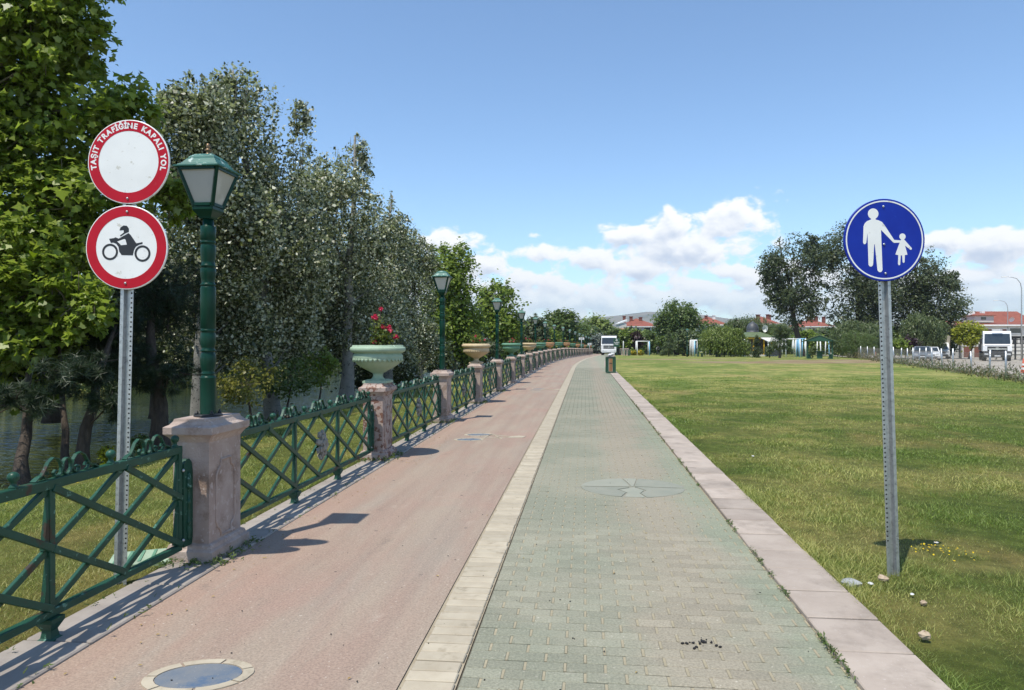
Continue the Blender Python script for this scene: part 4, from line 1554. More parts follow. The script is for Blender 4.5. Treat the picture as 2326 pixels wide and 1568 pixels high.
SL = Vector((ax(272, 4.73), 4.73, 0))
SL.z = gz(SL.x, SL.y)
ls = thing('signpost', 'leaning steel post with two round red and white signs behind near fence', 'road sign', SL)
ls.rotation_euler = (0, R(1.45), R(-3))
channel_post(ls, 3.06, hole_x=.033)
H1, H2, RD = 2.815, 2.247, .279
d1 = disc(ls, 'closed_road_sign', H1, RD, M['sign_white'], [(0, RD * .87), (0, -RD * .87)])
d1['label'] = 'upper round sign with white lettering on its red ring'
b = MB()
annulus(b, .205, .2725, .0, .0008, T=Matrix.Translation((0, -.0182, H1)) @ FACE)
b.build('red_ring', M['sign_red'], d1)
b = MB()
txt = 'TAŞIT TRAFİĞİNE KAPALI YOL'
WID = {'I': .46, 'İ': .46, ' ': .62, 'T': .88, 'F': .84, 'E': .88, 'L': .82, 'N': 1.06, 'O': 1.12, 'Ğ': 1.1, 'K': 1.0}
ws = [WID.get(ch, .98) for ch in txt]
tot = sum(ws)
acc = 0
for ch, w_ in zip(txt, ws):
    th = R(194) - R(208) * (acc + w_ / 2) / tot
    acc += w_
    if ch == ' ':
        continue
    vs, fs = text_geo(ch, .050, .0022)
    T4 = Matrix.Translation((0, -.0194, H1)) @ FACE @ Matrix.Rotation(th - math.pi / 2, 4, 'Z') @ Matrix.Translation((0, .2225, 0))
    b.add(vs, fs, T4)
b.build('lettering', M['sign_white'], d1)
d2 = disc(ls, 'no_motorcycles_sign', H2, RD, M['sign_white'], [(0, RD * .85), (0, -RD * .85)])
d2['label'] = 'lower round sign with black motorcycle in a red ring'
b = MB()
annulus(b, .208, .2725, .0, .0008, T=Matrix.Translation((0, -.0182, H2)) @ FACE)
b.build('red_ring', M['sign_red'], d2)
Z1_ = 919.0


def zp(pts, c, k):
    return ccw([((x - c[0]) / k, (c[1] - y) / k) for x, y in pts])


b = MB()
T4 = Matrix.Translation((0, -.0182, H2)) @ FACE
C1 = (786, 903)
b.prism(zp([(676, 852), (708, 847), (716, 842), (736, 850), (798, 815), (812, 828), (848, 877), (886, 868), (887, 880), (868, 884), (846, 896), (834, 918), (828, 950), (758, 950), (742, 930), (736, 900), (722, 882), (702, 874), (688, 878)], C1, Z1_), 0, .0008, T4)
b.prism(zp([(741, 800), (745, 783), (765, 769), (786, 771), (799, 788), (799, 808), (776, 818), (748, 837), (744, 831), (768, 812), (766, 797)], C1, Z1_), 0, .0009, T4)
for (wx, wy) in ((684, 932), (888, 938)):
    annulus(b, .0405, .0545, 0, .0010, (wx - C1[0]) / Z1_, (C1[1] - wy) / Z1_, 32, T4)
b.build('motorcycle_pictogram', M['sign_black'], d2)
MB().prism(zp([(728, 868), (772, 852), (780, 856), (789, 886), (752, 890), (745, 882)], C1, Z1_), .0009, .0016, T4).build('pictogram_gap', M['sign_white'], d2)

SR = Vector((ax(2030, 4.9), 4.9, 0))
rsn = thing('signpost', 'leaning steel post with round blue adult and child sign on the lawn', 'road sign', SR)
rsn.rotation_euler = (0, R(-1.85), R(2))
channel_post(rsn, 2.56)
H3, RB = 2.322, .2835
d3 = disc(rsn, 'blue_sign', H3, RB, M['sign_blue'], [(-.002, .23), (-.006, -.03), (-.002, -.23)])
b = MB()
annulus(b, .262, .271, 0, .0008, T=Matrix.Translation((0, -.0182, H3)) @ FACE, n=64)
b.build('white_ring', M['sign_white'], d3)
b = MB()
C3, K3 = (1232, 315), 323 / RB
T4 = Matrix.Translation((0, -.0182, H3)) @ FACE
b.prism(zp(circ(1148, 108, 42), C3, K3), 0, .0008, T4)
b.prism(zp([(1129, 140), (1130, 152), (1098, 164), (1078, 182), (1068, 205), (1060, 330), (1066, 343), (1076, 344), (1085, 335), (1098, 255), (1098, 505), (1106, 518), (1118, 521), (1130, 514), (1135, 500), (1148, 348), (1153, 348),
            (1168, 550), (1178, 564), (1190, 567), (1202, 561), (1208, 548), (1206, 235), (1300, 336), (1308, 340), (1352, 340), (1362, 322), (1309, 317), (1236, 200), (1216, 174), (1190, 161), (1166, 154), (1165, 140)], C3, K3), 0, .0010, T4)
b.prism(zp(circ(1376, 293, 25, 24), C3, K3), 0, .0008, T4)
b.prism(zp([(1364, 316), (1362, 323), (1350, 345), (1315, 431), (1338, 438), (1333, 508), (1341, 518), (1350, 512), (1357, 440), (1368, 440), (1371, 494), (1379, 500), (1386, 493), (1390, 438), (1411, 436), (1394, 364), (1436, 398), (1446, 396), (1447, 385), (1396, 325), (1388, 316)], C3, K3), 0, .0012, T4)
b.build('pictogram', M['sign_white'], d3)

# ------------------------------------------------------------------ trees on the left
GB = 'trees along the water on the path side'


def foot(x, Y, z=None):
    X = ax(x, Y)
    return Vector((X, Y, gz(X, Y) if z is None else z))


lb = lobes_box([(-220, 262, -230, 240), (-180, 335, 90, 430, .4), (-220, 300, 330, 660), (-180, 245, 560, 850, -.4), (225, 372, 175, 330, .6), (60, 262, 600, 800, -.6), (330, 440, 380, 520, .8), (100, 300, 380, 620, .2), (-150, 160, 760, 930)], 10.4, .7, 10, sprigs=5, tall=.2)
tree('plane_tree', 'tall plane tree with large lobed leaves filling the top corner', foot(-60, 10.8), lb, 50000, .092, MAPLE, LM['plane'], M['bark_plane'], trunk_r=.17, clusters=800, sig=.15, loose=.16, sunny=.8, sizev=.45, up=.5, droop=.4, twigs=150, group=GB, stems=2, outn=.9)
lb = lobes_box([(-420, 60, 180, 700), (-380, 30, 480, 880)], 14.5, .8, 5)
tree('plane_tree', 'second plane tree half out of the picture, behind the tall one', foot(-210, 14.6), lb, 5200, .17, MAPLE, LM['plane'], M['bark_plane'], trunk_r=.16, clusters=150, sig=.25, up=.6, droop=.5, group=GB)


def pine(x, Y, r, boxes, label, n, lean=None):
    lb_ = lobes_box(boxes, Y, 1.0, 4)
    return tree('pine_tree', label, foot(x, Y), lb_, int(n * 1.25), .105, TUFT, LM['pine'], M['bark'], trunk_r=r, clusters=n // 26, sig=.16, up=.3, twigs=110, lean=lean, group=GB, shell=.6, loose=.12)


pine(48, 8.9, .085, [(-60, 130, 870, 970), (-120, 120, 660, 880, 1.5)], 'dark pine trunk nearest the picture edge at the bank', 3600)
pine(153, 9.4, .058, [(90, 240, 790, 900), (60, 220, 680, 820, 1.5)], 'slim straight pine between two thicker trunks at the bank', 2300)
pine(185, 9.5, .095, [(180, 330, 680, 880, 1.4), (200, 300, 870, 960)], 'leaning dark pine just left of the red and white signs', 2600, lean=(.16, 0, 1.3))
pine(362, 11.2, .15, [(290, 480, 790, 900), (280, 480, 560, 820, .8)], 'thick straight pine trunk between signs and first lamp', 3600)


def poplar(x, Y, r, boxes, label, n, **kw):
    lb_ = lobes_box(boxes, Y, .9, 9, sprigs=6, tall=.16)
    return tree('white_poplar', label, foot(x, Y), lb_, int(n * 1.35), .072, OVAL, LM['poplar'], M['bark_pale'], trunk_r=r, clusters=n // 60, sig=.17, up=.15, twigs=120, group=GB, outn=.35, loose=.35, sunny=.15, **kw)


poplar(455, 14.5, .16, [(345, 550, 165, 480, -.6), (370, 640, 380, 700), (350, 620, 620, 870, 1.0)], 'silvery poplar directly behind the first lamp', 48000)
poplar(620, 16.8, .16, [(450, 645, 145, 520, -.8), (520, 745, 310, 760), (440, 760, 430, 870, 1.4), (650, 724, 225, 420, -.3)], 'tallest silvery poplar right of the first lamp', 48000)
poplar(785, 20.4, .19, [(640, 868, 345, 700, -.8), (700, 800, 330, 560), (660, 880, 560, 850, .8), (770, 850, 305, 480), (790, 885, 430, 660), (600, 930, 500, 880, 1.4)], 'silvery poplar with pale trunk beside the green urn', 52000)
poplar(880, 24.5, .16, [(780, 945, 435, 760, -.5), (800, 955, 640, 870, .6)], 'narrow silvery poplar behind the pink roses', 30000)
poplar(955, 29.0, .16, [(875, 1000, 520, 800), (890, 1010, 700, 850)], 'last and lowest silvery poplar before the yellow-green tree', 24000)


def sapling(x, Y, box, label, mat, n=700, size=.075):
    lb_ = lobes_box([box], Y, 1.0, 6)
    return tree('young_tree', label, foot(x, Y), lb_, n, size, OVAL, LM[mat], M['bark'], trunk_r=.03, clusters=n // 16, sig=.24, up=.4, twigs=30, group='young trees at the bank')


sapling(573, 14.3, (498, 632, 812, 930), 'young tree with yellowing leaves right of the first lamp', 'olive', 1500, .062)
sapling(648, 16.2, (585, 720, 808, 905), 'young green tree between yellowing sapling and urn', 'green', 1500, .065)
sapling(723, 18.0, (672, 768, 788, 880), 'young yellow-green tree just left of the urn', 'lime', 1100, .085)


def broad(x, Y, boxes, label, mat, n, size, bark='bark', r=.16, shape=OVAL, name='broadleaf_tree', group=None, nsub=6, **kw):
    lb_ = lobes_box(boxes, Y, kw.pop('dr', .9), nsub, sprigs=kw.pop('sprigs', 4), tall=.2)
    return tree(name, label, foot(x, Y), lb_, n, size, shape, LM[mat], M[bark], trunk_r=r, group=group, **kw)


broad(1030, 37, [(940, 1092, 548, 740), (940, 1105, 650, 840)], 'bright yellow-green tree behind the second lamp', 'lime', 16000, .16, group=GB, sig=.22)
broad(1135, 57, [(1072, 1185, 632, 780), (1065, 1195, 700, 815)], 'green tree behind the third lamp', 'lime', 11000, .24, group=GB, sig=.22)
broad(1050, 38, [(990, 1090, 690, 850)], 'dark green shrubby tree under the yellow-green tree', 'green', 4500, .18, group=GB)
broad(1195, 80, [(1165, 1245, 722, 805)], 'dark leafy tree behind the fourth lamp', 'dark', 5500, .33, group=GB)
conifer('spruce_tree', 'thin spruce tip rising over the fifth lamp', foot(1217, 86), 5.4, 1.2, LM['dark'], M['bark'], 1500, .30, .1)
broad(1272, 114, [(1228, 1290, 705, 800), (1265, 1318, 700, 800)], 'green tree behind the row of far lamps', 'green', 9500, .42, group=GB)
broad(1245, 95, [(1215, 1280, 745, 806)], 'yellowish shrub under the far lamps', 'lime', 3500, .34, group=GB)
broad(1355, 165, [(1312, 1400, 717, 795)], 'round pale green tree left of the white truck', 'willow', 9000, .55, group=GB)
broad(1328, 150, [(1295, 1350, 735, 800)], 'small dense tree between far lamps and silver shrub', 'green', 4500, .5, group=GB)
broad(1357, 148, [(1338, 1380, 757, 803)], 'silvery shrub left of the white truck', 'silver', 3000, .38, name='shrub')
broad(1398, 150, [(1380, 1420, 742, 800)], 'tree standing just behind the white truck', 'green', 2500, .4)

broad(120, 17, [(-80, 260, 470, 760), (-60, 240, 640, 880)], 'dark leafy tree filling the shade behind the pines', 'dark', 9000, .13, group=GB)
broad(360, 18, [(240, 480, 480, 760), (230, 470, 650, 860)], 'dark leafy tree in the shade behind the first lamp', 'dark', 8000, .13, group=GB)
# shrubs at the near bank that hide the water farther on
for k, (x, Y, w, yt, yb, m) in enumerate([(985, 33, 45, 775, 850, 'dark'), (1060, 44, 40, 770, 835, 'green'), (1105, 53, 32, 772, 825, 'dark'), (1150, 66, 28, 770, 818, 'green'), (905, 27, 45, 800, 870, 'dark'), (830, 23, 40, 815, 885, 'dark')]):
    broad(x, Y, [(x - w, x + w, yt, yb)], '%s dark shrub along the near bank behind the fence' % ORD[k + 1], m, 2600, .13 + Y * .0012, name='shrub', r=.04, group='shrubs along the near bank')
# far bank
far = [(-520, 23, 620, 900), (-300, 26, 640, 895), (-120, 30, 660, 890), (60, 34, 640, 885), (150, 37, 500, 880), (230, 39, 520, 880), (320, 42, 520, 875), (420, 46, 500, 872), (500, 51, 540, 868), (590, 57, 560, 864), (660, 63, 580, 858), (740, 70, 600, 852), (810, 79, 620, 846), (880, 92, 640, 840), (1010, 126, 660, 828)]
for k, (x, Y, yt, yb) in enumerate(far):
    w = 4.6 / Y * F
    broad(x, Y, [(x - w, x + w, yt, yb), (x - w * 1.2, x + w * 1.2, (yt + yb) / 2, yb + 10)], '%s tree from the left on the opposite bank' % ORD[k + 1], ('dark', 'green', 'dark')[k % 3], 3000, .24 + Y * .0045, group='trees on the opposite bank', r=.2)
n = 12000
uu, ss_ = rng.uniform(-24.5, -20.6, n), rng.uniform(4, 130, n)
zz = rng.random(n) ** 1.4 * 2.4 - .5
P3 = np.array([tuple(PT(a, b)) for a, b in zip(uu, ss_)])
P3[:, 2] = zz
o = leaf_mesh('undergrowth', P3, rng.normal(size=(n, 3)) + np.array([0, 0, .6]), rng.uniform(.18, .42, n), SPRIG, LM['green'])
tag(o, 'low undergrowth along the opposite bank', 'undergrowth', kind='stuff')
n = 2600
uu, ss_ = rng.uniform(BANK - .35, BANK + .28, n), rng.uniform(3, 60, n)
P3 = np.array([tuple(PT(a, b)) for a, b in zip(uu, ss_)])
P3[:, 2] = -.32 + rng.random(n) * .22
o = leaf_mesh('bank_weeds', P3, rng.normal(size=(n, 3)) + np.array([0, 0, .4]), rng.uniform(.06, .16, n), SPRIG, LM['green'])
tag(o, 'fringe of weeds along the near bank', 'weeds', kind='stuff')
broad(243, 9.6, [(229, 260, 1012, 1056)], 'small bright yellow-green shrub at the bank left of the signpost', 'gold', 260, .06, name='shrub', r=.012, sig=.25, clusters=30)
broad(316, 10.6, [(300, 336, 985, 1030)], 'small leafy weed bush right of the signpost at the bank', 'green', 160, .06, name='shrub', r=.012, clusters=24)

# ------------------------------------------------------------------ trees on the right and in the distance
broad(1537, 116, [(1482, 1590, 680, 770), (1484, 1598, 735, 804)], 'big round green tree in front of the red roofs', 'green', 15000, .34, r=.35, group='park trees', sig=.2)
broad(1450, 135, [(1418, 1490, 748, 806)], 'soft green tree under the nearest red roof', 'willow', 4500, .4, group='park trees')
broad(1419, 119, [(1406, 1440, 745, 802)], 'yellow-green tree beside the green park sign', 'lime', 2600, .34, group='park trees')
broad(1443, 119, [(1430, 1462, 752, 804)], 'dark purple plum shrub left of white swing frame', 'purple', 2600, .3, name='shrub')
broad(1472, 124, [(1455, 1492, 750, 804)], 'green shrub seen through the white swing frame', 'green', 2400, .34, name='shrub')
conifer('cedar_tree', 'feathery young cedar left of the lawn lamp', foot(1519, 94), 3.7, 1.5, LM['willow_dark'], M['bark'], 1900, .24, .08, z0=.05)
broad(1553, 97, [(1532, 1592, 746, 806)], 'bushy green tree right of the cedar', 'willow_dark', 4200, .3, group='park trees')
broad(1500, 128, [(1480, 1530, 750, 806)], 'olive green shrub behind the walking person', 'green', 3000, .36, name='shrub')
strands('weeping_willow', 'light green weeping willow with drooping strands on the lawn edge', foot(1634, 86), lobes_box([(1588, 1650, 738, 790), (1615, 1690, 735, 790), (1640, 1705, 752, 800)], 86, .9, 4), 2600, LM['willow'], M['bark'], .26, .14, group='weeping willows', length=1.1, per=14)
strands('weeping_willow', 'large grey-green willow behind the kiosk', foot(1700, 122), lobes_box([(1642, 1760, 709, 775), (1660, 1775, 735, 800)], 122, .9, 5), 2900, LM['willow_dark'], M['bark'], .40, .3, group='weeping willows', per=12)
broad(1765, 118, [(1742, 1795, 738, 806)], 'green tree between willow and tall dark trees', 'green', 4000, .34, group='park trees')
broad(1608, 128, [(1585, 1632, 728, 800)], 'dark tree between round tree and weeping willow', 'green', 3600, .36, group='park trees')
broad(1832, 124, [(1790, 1880, 752, 806)], 'pale flowering shrub behind the pavilion', 'lime', 3600, .34, name='shrub')
broad(1820, 95, [(1726, 1880, 530, 680), (1740, 1870, 620, 745), (1722, 1790, 560, 700)], 'tall dark tree with bare trunk behind the pavilion', 'dark', 19000, .27, r=.42, group='tall dark trees', sig=.14, clusters=420, twigs=140)
broad(1948, 98, [(1862, 2000, 490, 660), (1862, 2060, 590, 775), (1930, 2090, 525, 700)], 'tallest dark tree behind the blue sign', 'dark', 26000, .28, r=.45, group='tall dark trees', sig=.17, clusters=420, twigs=140)
broad(2100, 96, [(2030, 2150, 555, 710), (2050, 2198, 610, 780), (2000, 2130, 640, 800), (1900, 2010, 690, 790)], 'broad dark tree right of the blue sign', 'dark', 24000, .28, r=.42, group='tall dark trees', sig=.18, clusters=380, twigs=120)
strands('weeping_willow', 'weeping willow under the dark tree, left of the parked cars', foot(2095, 90), lobes_box([(2045, 2120, 705, 775), (2080, 2145, 715, 780)], 90, .9, 4), 2300, LM['willow_dark'], M['bark'], .32, .2, group='weeping willows', per=12)
strands('weeping_willow', 'drooping willow right of the pavilion', foot(1930, 80), lobes_box([(1885, 1960, 722, 790), (1920, 2000, 728, 790)], 80, .9, 4), 2200, LM['willow_dark'], M['bark'], .28, .16, group='weeping willows', per=12)
broad(1943, 73, [(1905, 1985, 752, 812)], 'dense bushy pine right of the pavilion', 'green', 5200, .17, shape=TUFT, name='pine_tree', clusters=200)
broad(1771, 75, [(1748, 1795, 735, 770), (1752, 1790, 760, 800)], 'loose open pine left of the pavilion', 'willow_dark', 1400, .30, shape=TUFT, name='pine_tree', clusters=70, r=.11)
conifer('cypress_tree', 'slim dark cypress in front of the kiosk', foot(1718, 80), 2.5, .42, LM['dark'], M['bark'], 1200, .16, .06, z0=.02, power=.55, shape=OVAL)
broad(1719, 78, [(1708, 1732, 790, 812)], 'small round bush at the foot of the cypress', 'dark', 900, .14, name='shrub', r=.04)
broad(1748, 77, [(1738, 1760, 782, 812)], 'grey-green bush between cypress and loose pine', 'willow_dark', 900, .16, name='shrub', r=.04)
broad(1845, 76, [(1836, 1856, 785, 812)], 'small grey bush left of the pavilion benches', 'willow_dark', 700, .15, name='shrub', r=.03)
broad(2201, 90, [(2170, 2236, 728, 788)], 'bright golden-green round tree in front of white building', 'gold', 6500, .24, r=.12, sig=.2)
broad(2156, 100, [(2136, 2178, 748, 806)], 'dark green bush left of the golden tree', 'dark', 2600, .3, name='shrub')
broad(2030, 78, [(2015, 2062, 768, 806)], 'yellowish shrub left of the silver car', 'lime', 1600, .22, name='shrub', r=.05)
broad(2056, 84, [(2040, 2084, 762, 806)], 'dark purple shrub behind the silver car', 'purple', 1800, .26, name='shrub', r=.05)
broad(2008, 92, [(1975, 2040, 735, 808)], 'green tree hidden behind the blue sign post', 'green', 3500, .3, group='park trees')
broad(2250, 74, [(2238, 2262, 770, 806), (2240, 2290, 788, 812)], 'green roadside bush right of the big white truck', 'lime', 1300, .2, name='shrub', r=.04)
for k, (x, Y, w, yt) in enumerate([(1380, 160, 40, 752), (1420, 165, 40, 745), (1560, 150, 50, 742), (1660, 150, 55, 738), (1740, 155, 55, 742), (1800, 150, 50, 745), (1870, 150, 50, 745), (1525, 140, 45, 746), (1625, 140, 45, 742), (1700, 140, 45, 744), (1765, 138, 40, 746), (1845, 138, 40, 750), (1910, 138, 45, 742), (1960, 150, 70, 735), (2060, 150, 60, 740), (2150, 150, 50, 745),
                                   (1330, 160, 50, 742), (1270, 150, 50, 740), (1490, 165, 45, 752)]):
    broad(x, Y, [(x - w, x + w, yt, 806)], '%s tree of the far row closing the park' % ORD[k + 1], ('green', 'willow_dark', 'dark')[k % 3], 2200, .55, group='far row of trees', nsub=4)
for (x, lab) in ((1453, 'yellow flowering bush at the foot of white swing frame'), (1437, 'yellow flowering bush behind the post at the lawn corner')):
    t = broad(x, 108, [(x - 10, x + 10, 793, 807)], lab, 'lime', 500, .2, name='flower_bush', r=.03, cat='flower bush')
    c, dd_, _ = in_lobes([(0, 0, .45, .66, .6, .42)], 260, .2)
    leaf_mesh('flowers', c, dd_, rng.uniform(.10, .2, 260), OVAL, LM['yellow_petal'], t)['kind'] = 'stuff'

# ------------------------------------------------------------------ litter bin with a bag on top
BP = Vector((ax(1387, 36.8), 36.8, gz(ax(1387, 36.8), 36.8)))
bin_ = thing('litter_bin', 'green litter bin with wooden slats at the path edge', 'litter bin', BP, -A)
w = .235
fr = MB()
for sx in (-1, 1):
    for sy in (-1, 1):
        fr.box((sx * w, sy * w, .43), (.05, .05, .78), bev=.006)
fr.box((0, 0, .06), (.5, .5, .05), bev=.01).box((0, 0, .80), (.5, .5, .06), bev=.01)
for a in range(4):
    T4 = Matrix.Rotation(a * math.pi / 2, 4, 'Z')
    for sx in (-1, 1):
        fr.box((sx * .155, -.222, .43), (.10, .012, .68), T4)
fr.build('frame', M['pav_green'], bin_)
slat = MB().box((0, 0, .43), (.042, .016, .66), bev=.004).mesh('slat', M['wood'])
for a in range(4):
    for k in (-1, 0, 1):
        v = Matrix.Rotation(a * math.pi / 2, 4, 'Z') @ Vector((k * .058, -.228, 0))
        link('slat', slat, bin_, v, (0, 0, a * math.pi / 2))
MB().box((0, -.240, .52), (.13, .012, .035)).build('handle', M['black_metal'], bin_)
lid = MB().loft([(.255, .255, .83), (.262, .262, .845), (.25, .25, .865), (.16, .16, .872)]).build('lid', M['black_metal'], bin_)
bg_ = MB()
rr = random.Random(5)
for (cx, cy, cz, r_) in ((-.02, 0, .94, .11), (.07, .02, .98, .10), (.15, 0, 1.0, .075), (-.09, 0, .90, .06)):
    n_, m_ = 9, 6
    prof = []
    vs, fs = [], []
    for i in range(m_ + 1):
        ph = math.pi * i / m_ - math.pi / 2
        for k in range(n_):
            th = 2 * math.pi * k / n_
            q = r_ * rr.uniform(.75, 1.15)
            vs.append((cx + q * math.cos(ph) * math.cos(th), cy + q * math.cos(ph) * math.sin(th), cz + q * .75 * math.sin(ph)))
    for i in range(m_):
        for k in range(n_):
            a, b2 = i * n_ + k, i * n_ + (k + 1) % n_
            fs.append((a, b2, b2 + n_, a + n_))
    bg_.add(vs, fs)
tag(bg_.build('rubbish_bag', M['paper'], None, BP, -A), 'crumpled white bag lying on top of the litter bin', 'bag')


# ------------------------------------------------------------------ vehicles
def side_prism(mb, yz, x0, x1, taper=0.0, mi=0):
    n = len(yz)
    a = sum(yz[i][0] * yz[(i + 1) % n][1] - yz[(i + 1) % n][0] * yz[i][1] for i in range(n))
    if a < 0:
        yz = yz[::-1]
    zs = [p[1] for p in yz]
    z0, z1 = min(zs), max(zs)
    k = lambda z: 1 - taper * (z - z0) / (z1 - z0 + 1e-9)
    vs = [(x0 * k(p[1]), p[0], p[1]) for p in yz] + [(x1 * k(p[1]), p[0], p[1]) for p in yz]
    fs = [tuple(range(n))[::-1], tuple(range(n, 2 * n))] + [(i, (i + 1) % n, n + (i + 1) % n, n + i) for i in range(n)]
    mb.add(vs, fs, mi=mi)
    return mb


def wheel(t, x, y, r, w_=.24):
    T4 = Matrix.Translation((x, y, r)) @ Matrix.Rotation(R(90), 4, 'Y')
    o = MB().lathe([(r * .6, -w_ / 2), (r * .95, -w_ / 2), (r, -w_ / 2 + .03), (r, w_ / 2 - .03), (r * .95, w_ / 2), (r * .6, w_ / 2)], 20, T4).build('wheel', M['tyre'], t)
    MB().lathe([(.05, -w_ / 2 + .03), (r * .58, -w_ / 2 + .02), (r * .58, w_ / 2 - .02), (.05, w_ / 2 - .03)], 14, T4).build('rim', M['chrome'], o)


def carb(label, p, rz, paint, W_=1.76, L=4.3, H=1.48, cat='car'):
    t = thing('parked_car', label, cat, p, rz, 'vehicles parked in the gravel yard')
    b = MB()
    side_prism(b, [(0, .30), (-.05, .5), (.02, .70), (.35, .84), (1.1, .95), (L - .5, .98), (L - .05, .86), (L, .4), (L - .1, .25), (.1, .22)], -W_ / 2, W_ / 2, .06)
    b.build('body', paint, t)
    g = MB()
    side_prism(g, [(1.0, .93), (1.75, H - .02), (2.1, H), (L - 1.1, H - .02), (L - .35, .96)], -W_ / 2 * .94, W_ / 2 * .94, .2)
    cb = g.build('cabin', paint, t)
    ws_ = MB()
    ws_.add([(-.70, 1.06, 1.0), (.70, 1.06, 1.0), (.60, 1.70, H - .06), (-.60, 1.70, H - .06)], [(0, 1, 2, 3)], Matrix.Translation((0, -.02, .012)))
    ws_.build('windscreen', M['glass'], cb)
    for sx in (-1, 1):
        MB().add([(sx * W_ * .478, 1.5, 1.0), (sx * W_ * .478, L - .9, 1.0), (sx * W_ * .405, L - 1.2, H - .1), (sx * W_ * .405, 1.9, H - .1)], [(0, 1, 2, 3) if sx > 0 else (3, 2, 1, 0)], Matrix.Translation((sx * .012, 0, 0))).build('side_window', M['glass'], cb)
        MB().loft([(.17, .05, .62), (.20, .06, .68), (.16, .06, .76)], Matrix.Translation((sx * .62, .06, 0)) @ Matrix.Rotation(sx * .2, 4, 'Z')).build('headlight', M['headlight'], t)
        MB().box((sx * (W_ / 2 + .06), 1.35, 1.02), (.16, .10, .11), bev=.03).build('mirror', paint, t)
        for y in (.85, L - .85):
            wheel(t, sx * (W_ / 2 - .11), y, .31, .22)
    MB().box((0, -.03, .60), (.66, .06, .10), bev=.02).box((0, -.045, .38), (1.1, .05, .12), bev=.02).build('grille', M['truck_grey'], t)
    MB().box((0, -.08, .47), (.5, .015, .11)).build('number_plate', M['plate'], t)
    return t


def truck(label, p, rz, load='flat', W_=2.5, H=3.05, scale=1.0, name='truck', star=True):
    t = thing(name, label, 'truck', p, rz)
    t.scale = (scale,) * 3
    b = MB()
    side_prism(b, [(0.0, 1.05), (0.0, 1.62), (.10, 1.80), (.34, H - .22), (.60, H), (1.95, H + .02), (2.05, 1.0), (.08, 1.0)], -W_ / 2, W_ / 2, .05)
    cab = b.build('cab', M['car_white'], t)
    MB().add([(-W_ * .445, .085, 1.78), (W_ * .445, .085, 1.78), (W_ * .43, .315, H - .28), (-W_ * .43, .315, H - .28)], [(0, 1, 2, 3)], Matrix.Translation((0, -.02, .0))).build('windscreen', M['glass'], cab)
    MB().box((0, .02, 1.66), (W_ * .86, .06, .03)).build('wiper', M['black_metal'], cab)
    for sx in (-1, 1):
        MB().add([(sx * W_ * .482, .45, 1.75), (sx * W_ * .482, 1.3, 1.75), (sx * W_ * .476, 1.3, H - .4), (sx * W_ * .476, .6, H - .4)], [(0, 1, 2, 3) if sx > 0 else (3, 2, 1, 0)], Matrix.Translation((sx * .012, 0, 0))).build('side_window', M['glass'], cab)
        mo = MB()
        mo.box((sx * (W_ / 2 + .16), .12, 2.05), (.20, .10, .62), bev=.03).bar((sx * W_ / 2 * .97, .3, 2.3), (sx * (W_ / 2 + .16), .14, 2.3), .05, .05)
        mo.build('mirror', M['black_metal'], cab)
        MB().box((sx * .95, -.10, .72), (.42, .08, .20), bev=.04).build('headlight', M['headlight'], t)
        wheel(t, sx * (W_ / 2 - .20), 1.15, .50, .36)
        wheel(t, sx * (W_ / 2 - .20), 5.2, .50, .42)
    g = MB()
    g.box((0, .0, 1.28), (1.72, .05, .50), bev=.03)
    gr = g.build('grille', M['truck_grey'], t)
    for k in range(4):
        MB().box((0, -.04, 1.10 + .11 * k), (1.62 - .12 * abs(k - 1.5) * .5, .03, .045)).build('slat', M['chrome'] if k in (1, 2) else M['black_metal'], gr)
    if star:
        e = MB()
        annulus(e, .125, .15, 0, .02, T=Matrix.Translation((0, -.06, 1.30)) @ FACE, n=24)
        for k in range(3):
            a = R(90 + 120 * k)
            e.prism(ccw([(.135 * math.cos(a), .135 * math.sin(a)), (.03 * math.cos(a + 1.05), .03 * math.sin(a + 1.05)), (.03 * math.cos(a - 1.05), .03 * math.sin(a - 1.05))]), 0, .018, Matrix.Translation((0, -.062, 1.30)) @ FACE)
        e.build('star_emblem', M['chrome'], gr)
    bm = MB()
    bm.box((0, -.02, .74), (W_ * .99, .22, .50), bev=.06).box((0, .02, .45), (W_ * .9, .2, .16), bev=.03)
    bm.build('bumper', M['truck_grey'] if load != 'box' else M['car_white'], t)
    MB().box((0, -.15, .55), (.52, .015, .12)).build('number_plate', M['plate'], t)
    ch = MB().box((0, 3.9, .72), (.9, 4.4, .25))
    ch.build('chassis', M['black_metal'], t)
    if load == 'box':
        MB().box((0, 4.4, 1.95), (2.55, 4.4, 2.5), bev=.03).build('cargo_box', M['truck_grey'], t)
    elif load == 'flat':
        f = MB().box((0, 4.5, 1.15), (2.5, 4.4, .18))
        for sx in (-1, 1):
            f.box((sx * 1.23, 4.5, 1.5), (.05, 4.4, .5))
        f.build('load_bed', M['truck_grey'], t)
        MB().box((0, .1, H + .09), (.9, .3, .10), bev=.04).build('roof_beacon', M['car_white'], cab)
    return t


def ground_at(x, Y, dz=0):
    X = ax(x, Y)
    return Vector((X, Y, gz(X, Y) + dz))


truck('white box truck facing the camera at the far end of the path', ground_at(1383, 113), -R(9), 'box', name='truck')
tk = truck('big white truck parked in the gravel yard beside the golden tree', ground_at(2265.5, 73), -R(32) + R(2), 'flat', H=3.1)
vs, fs = text_geo('ARAÇ BAKIM', .10, .002)
MB().add(vs, fs, Matrix.Translation((0, -.012, 1.62)) @ FACE).build('lettering', M['truck_grey'], tk) if False else None
carb('silver hatchback parked nearest the chain link fence', ground_at(2070 + 26, 70), -R(29), M['car_silver'])
carb('white car parked just behind the silver hatchback', ground_at(2116, 78), -R(29), M['car_white'])
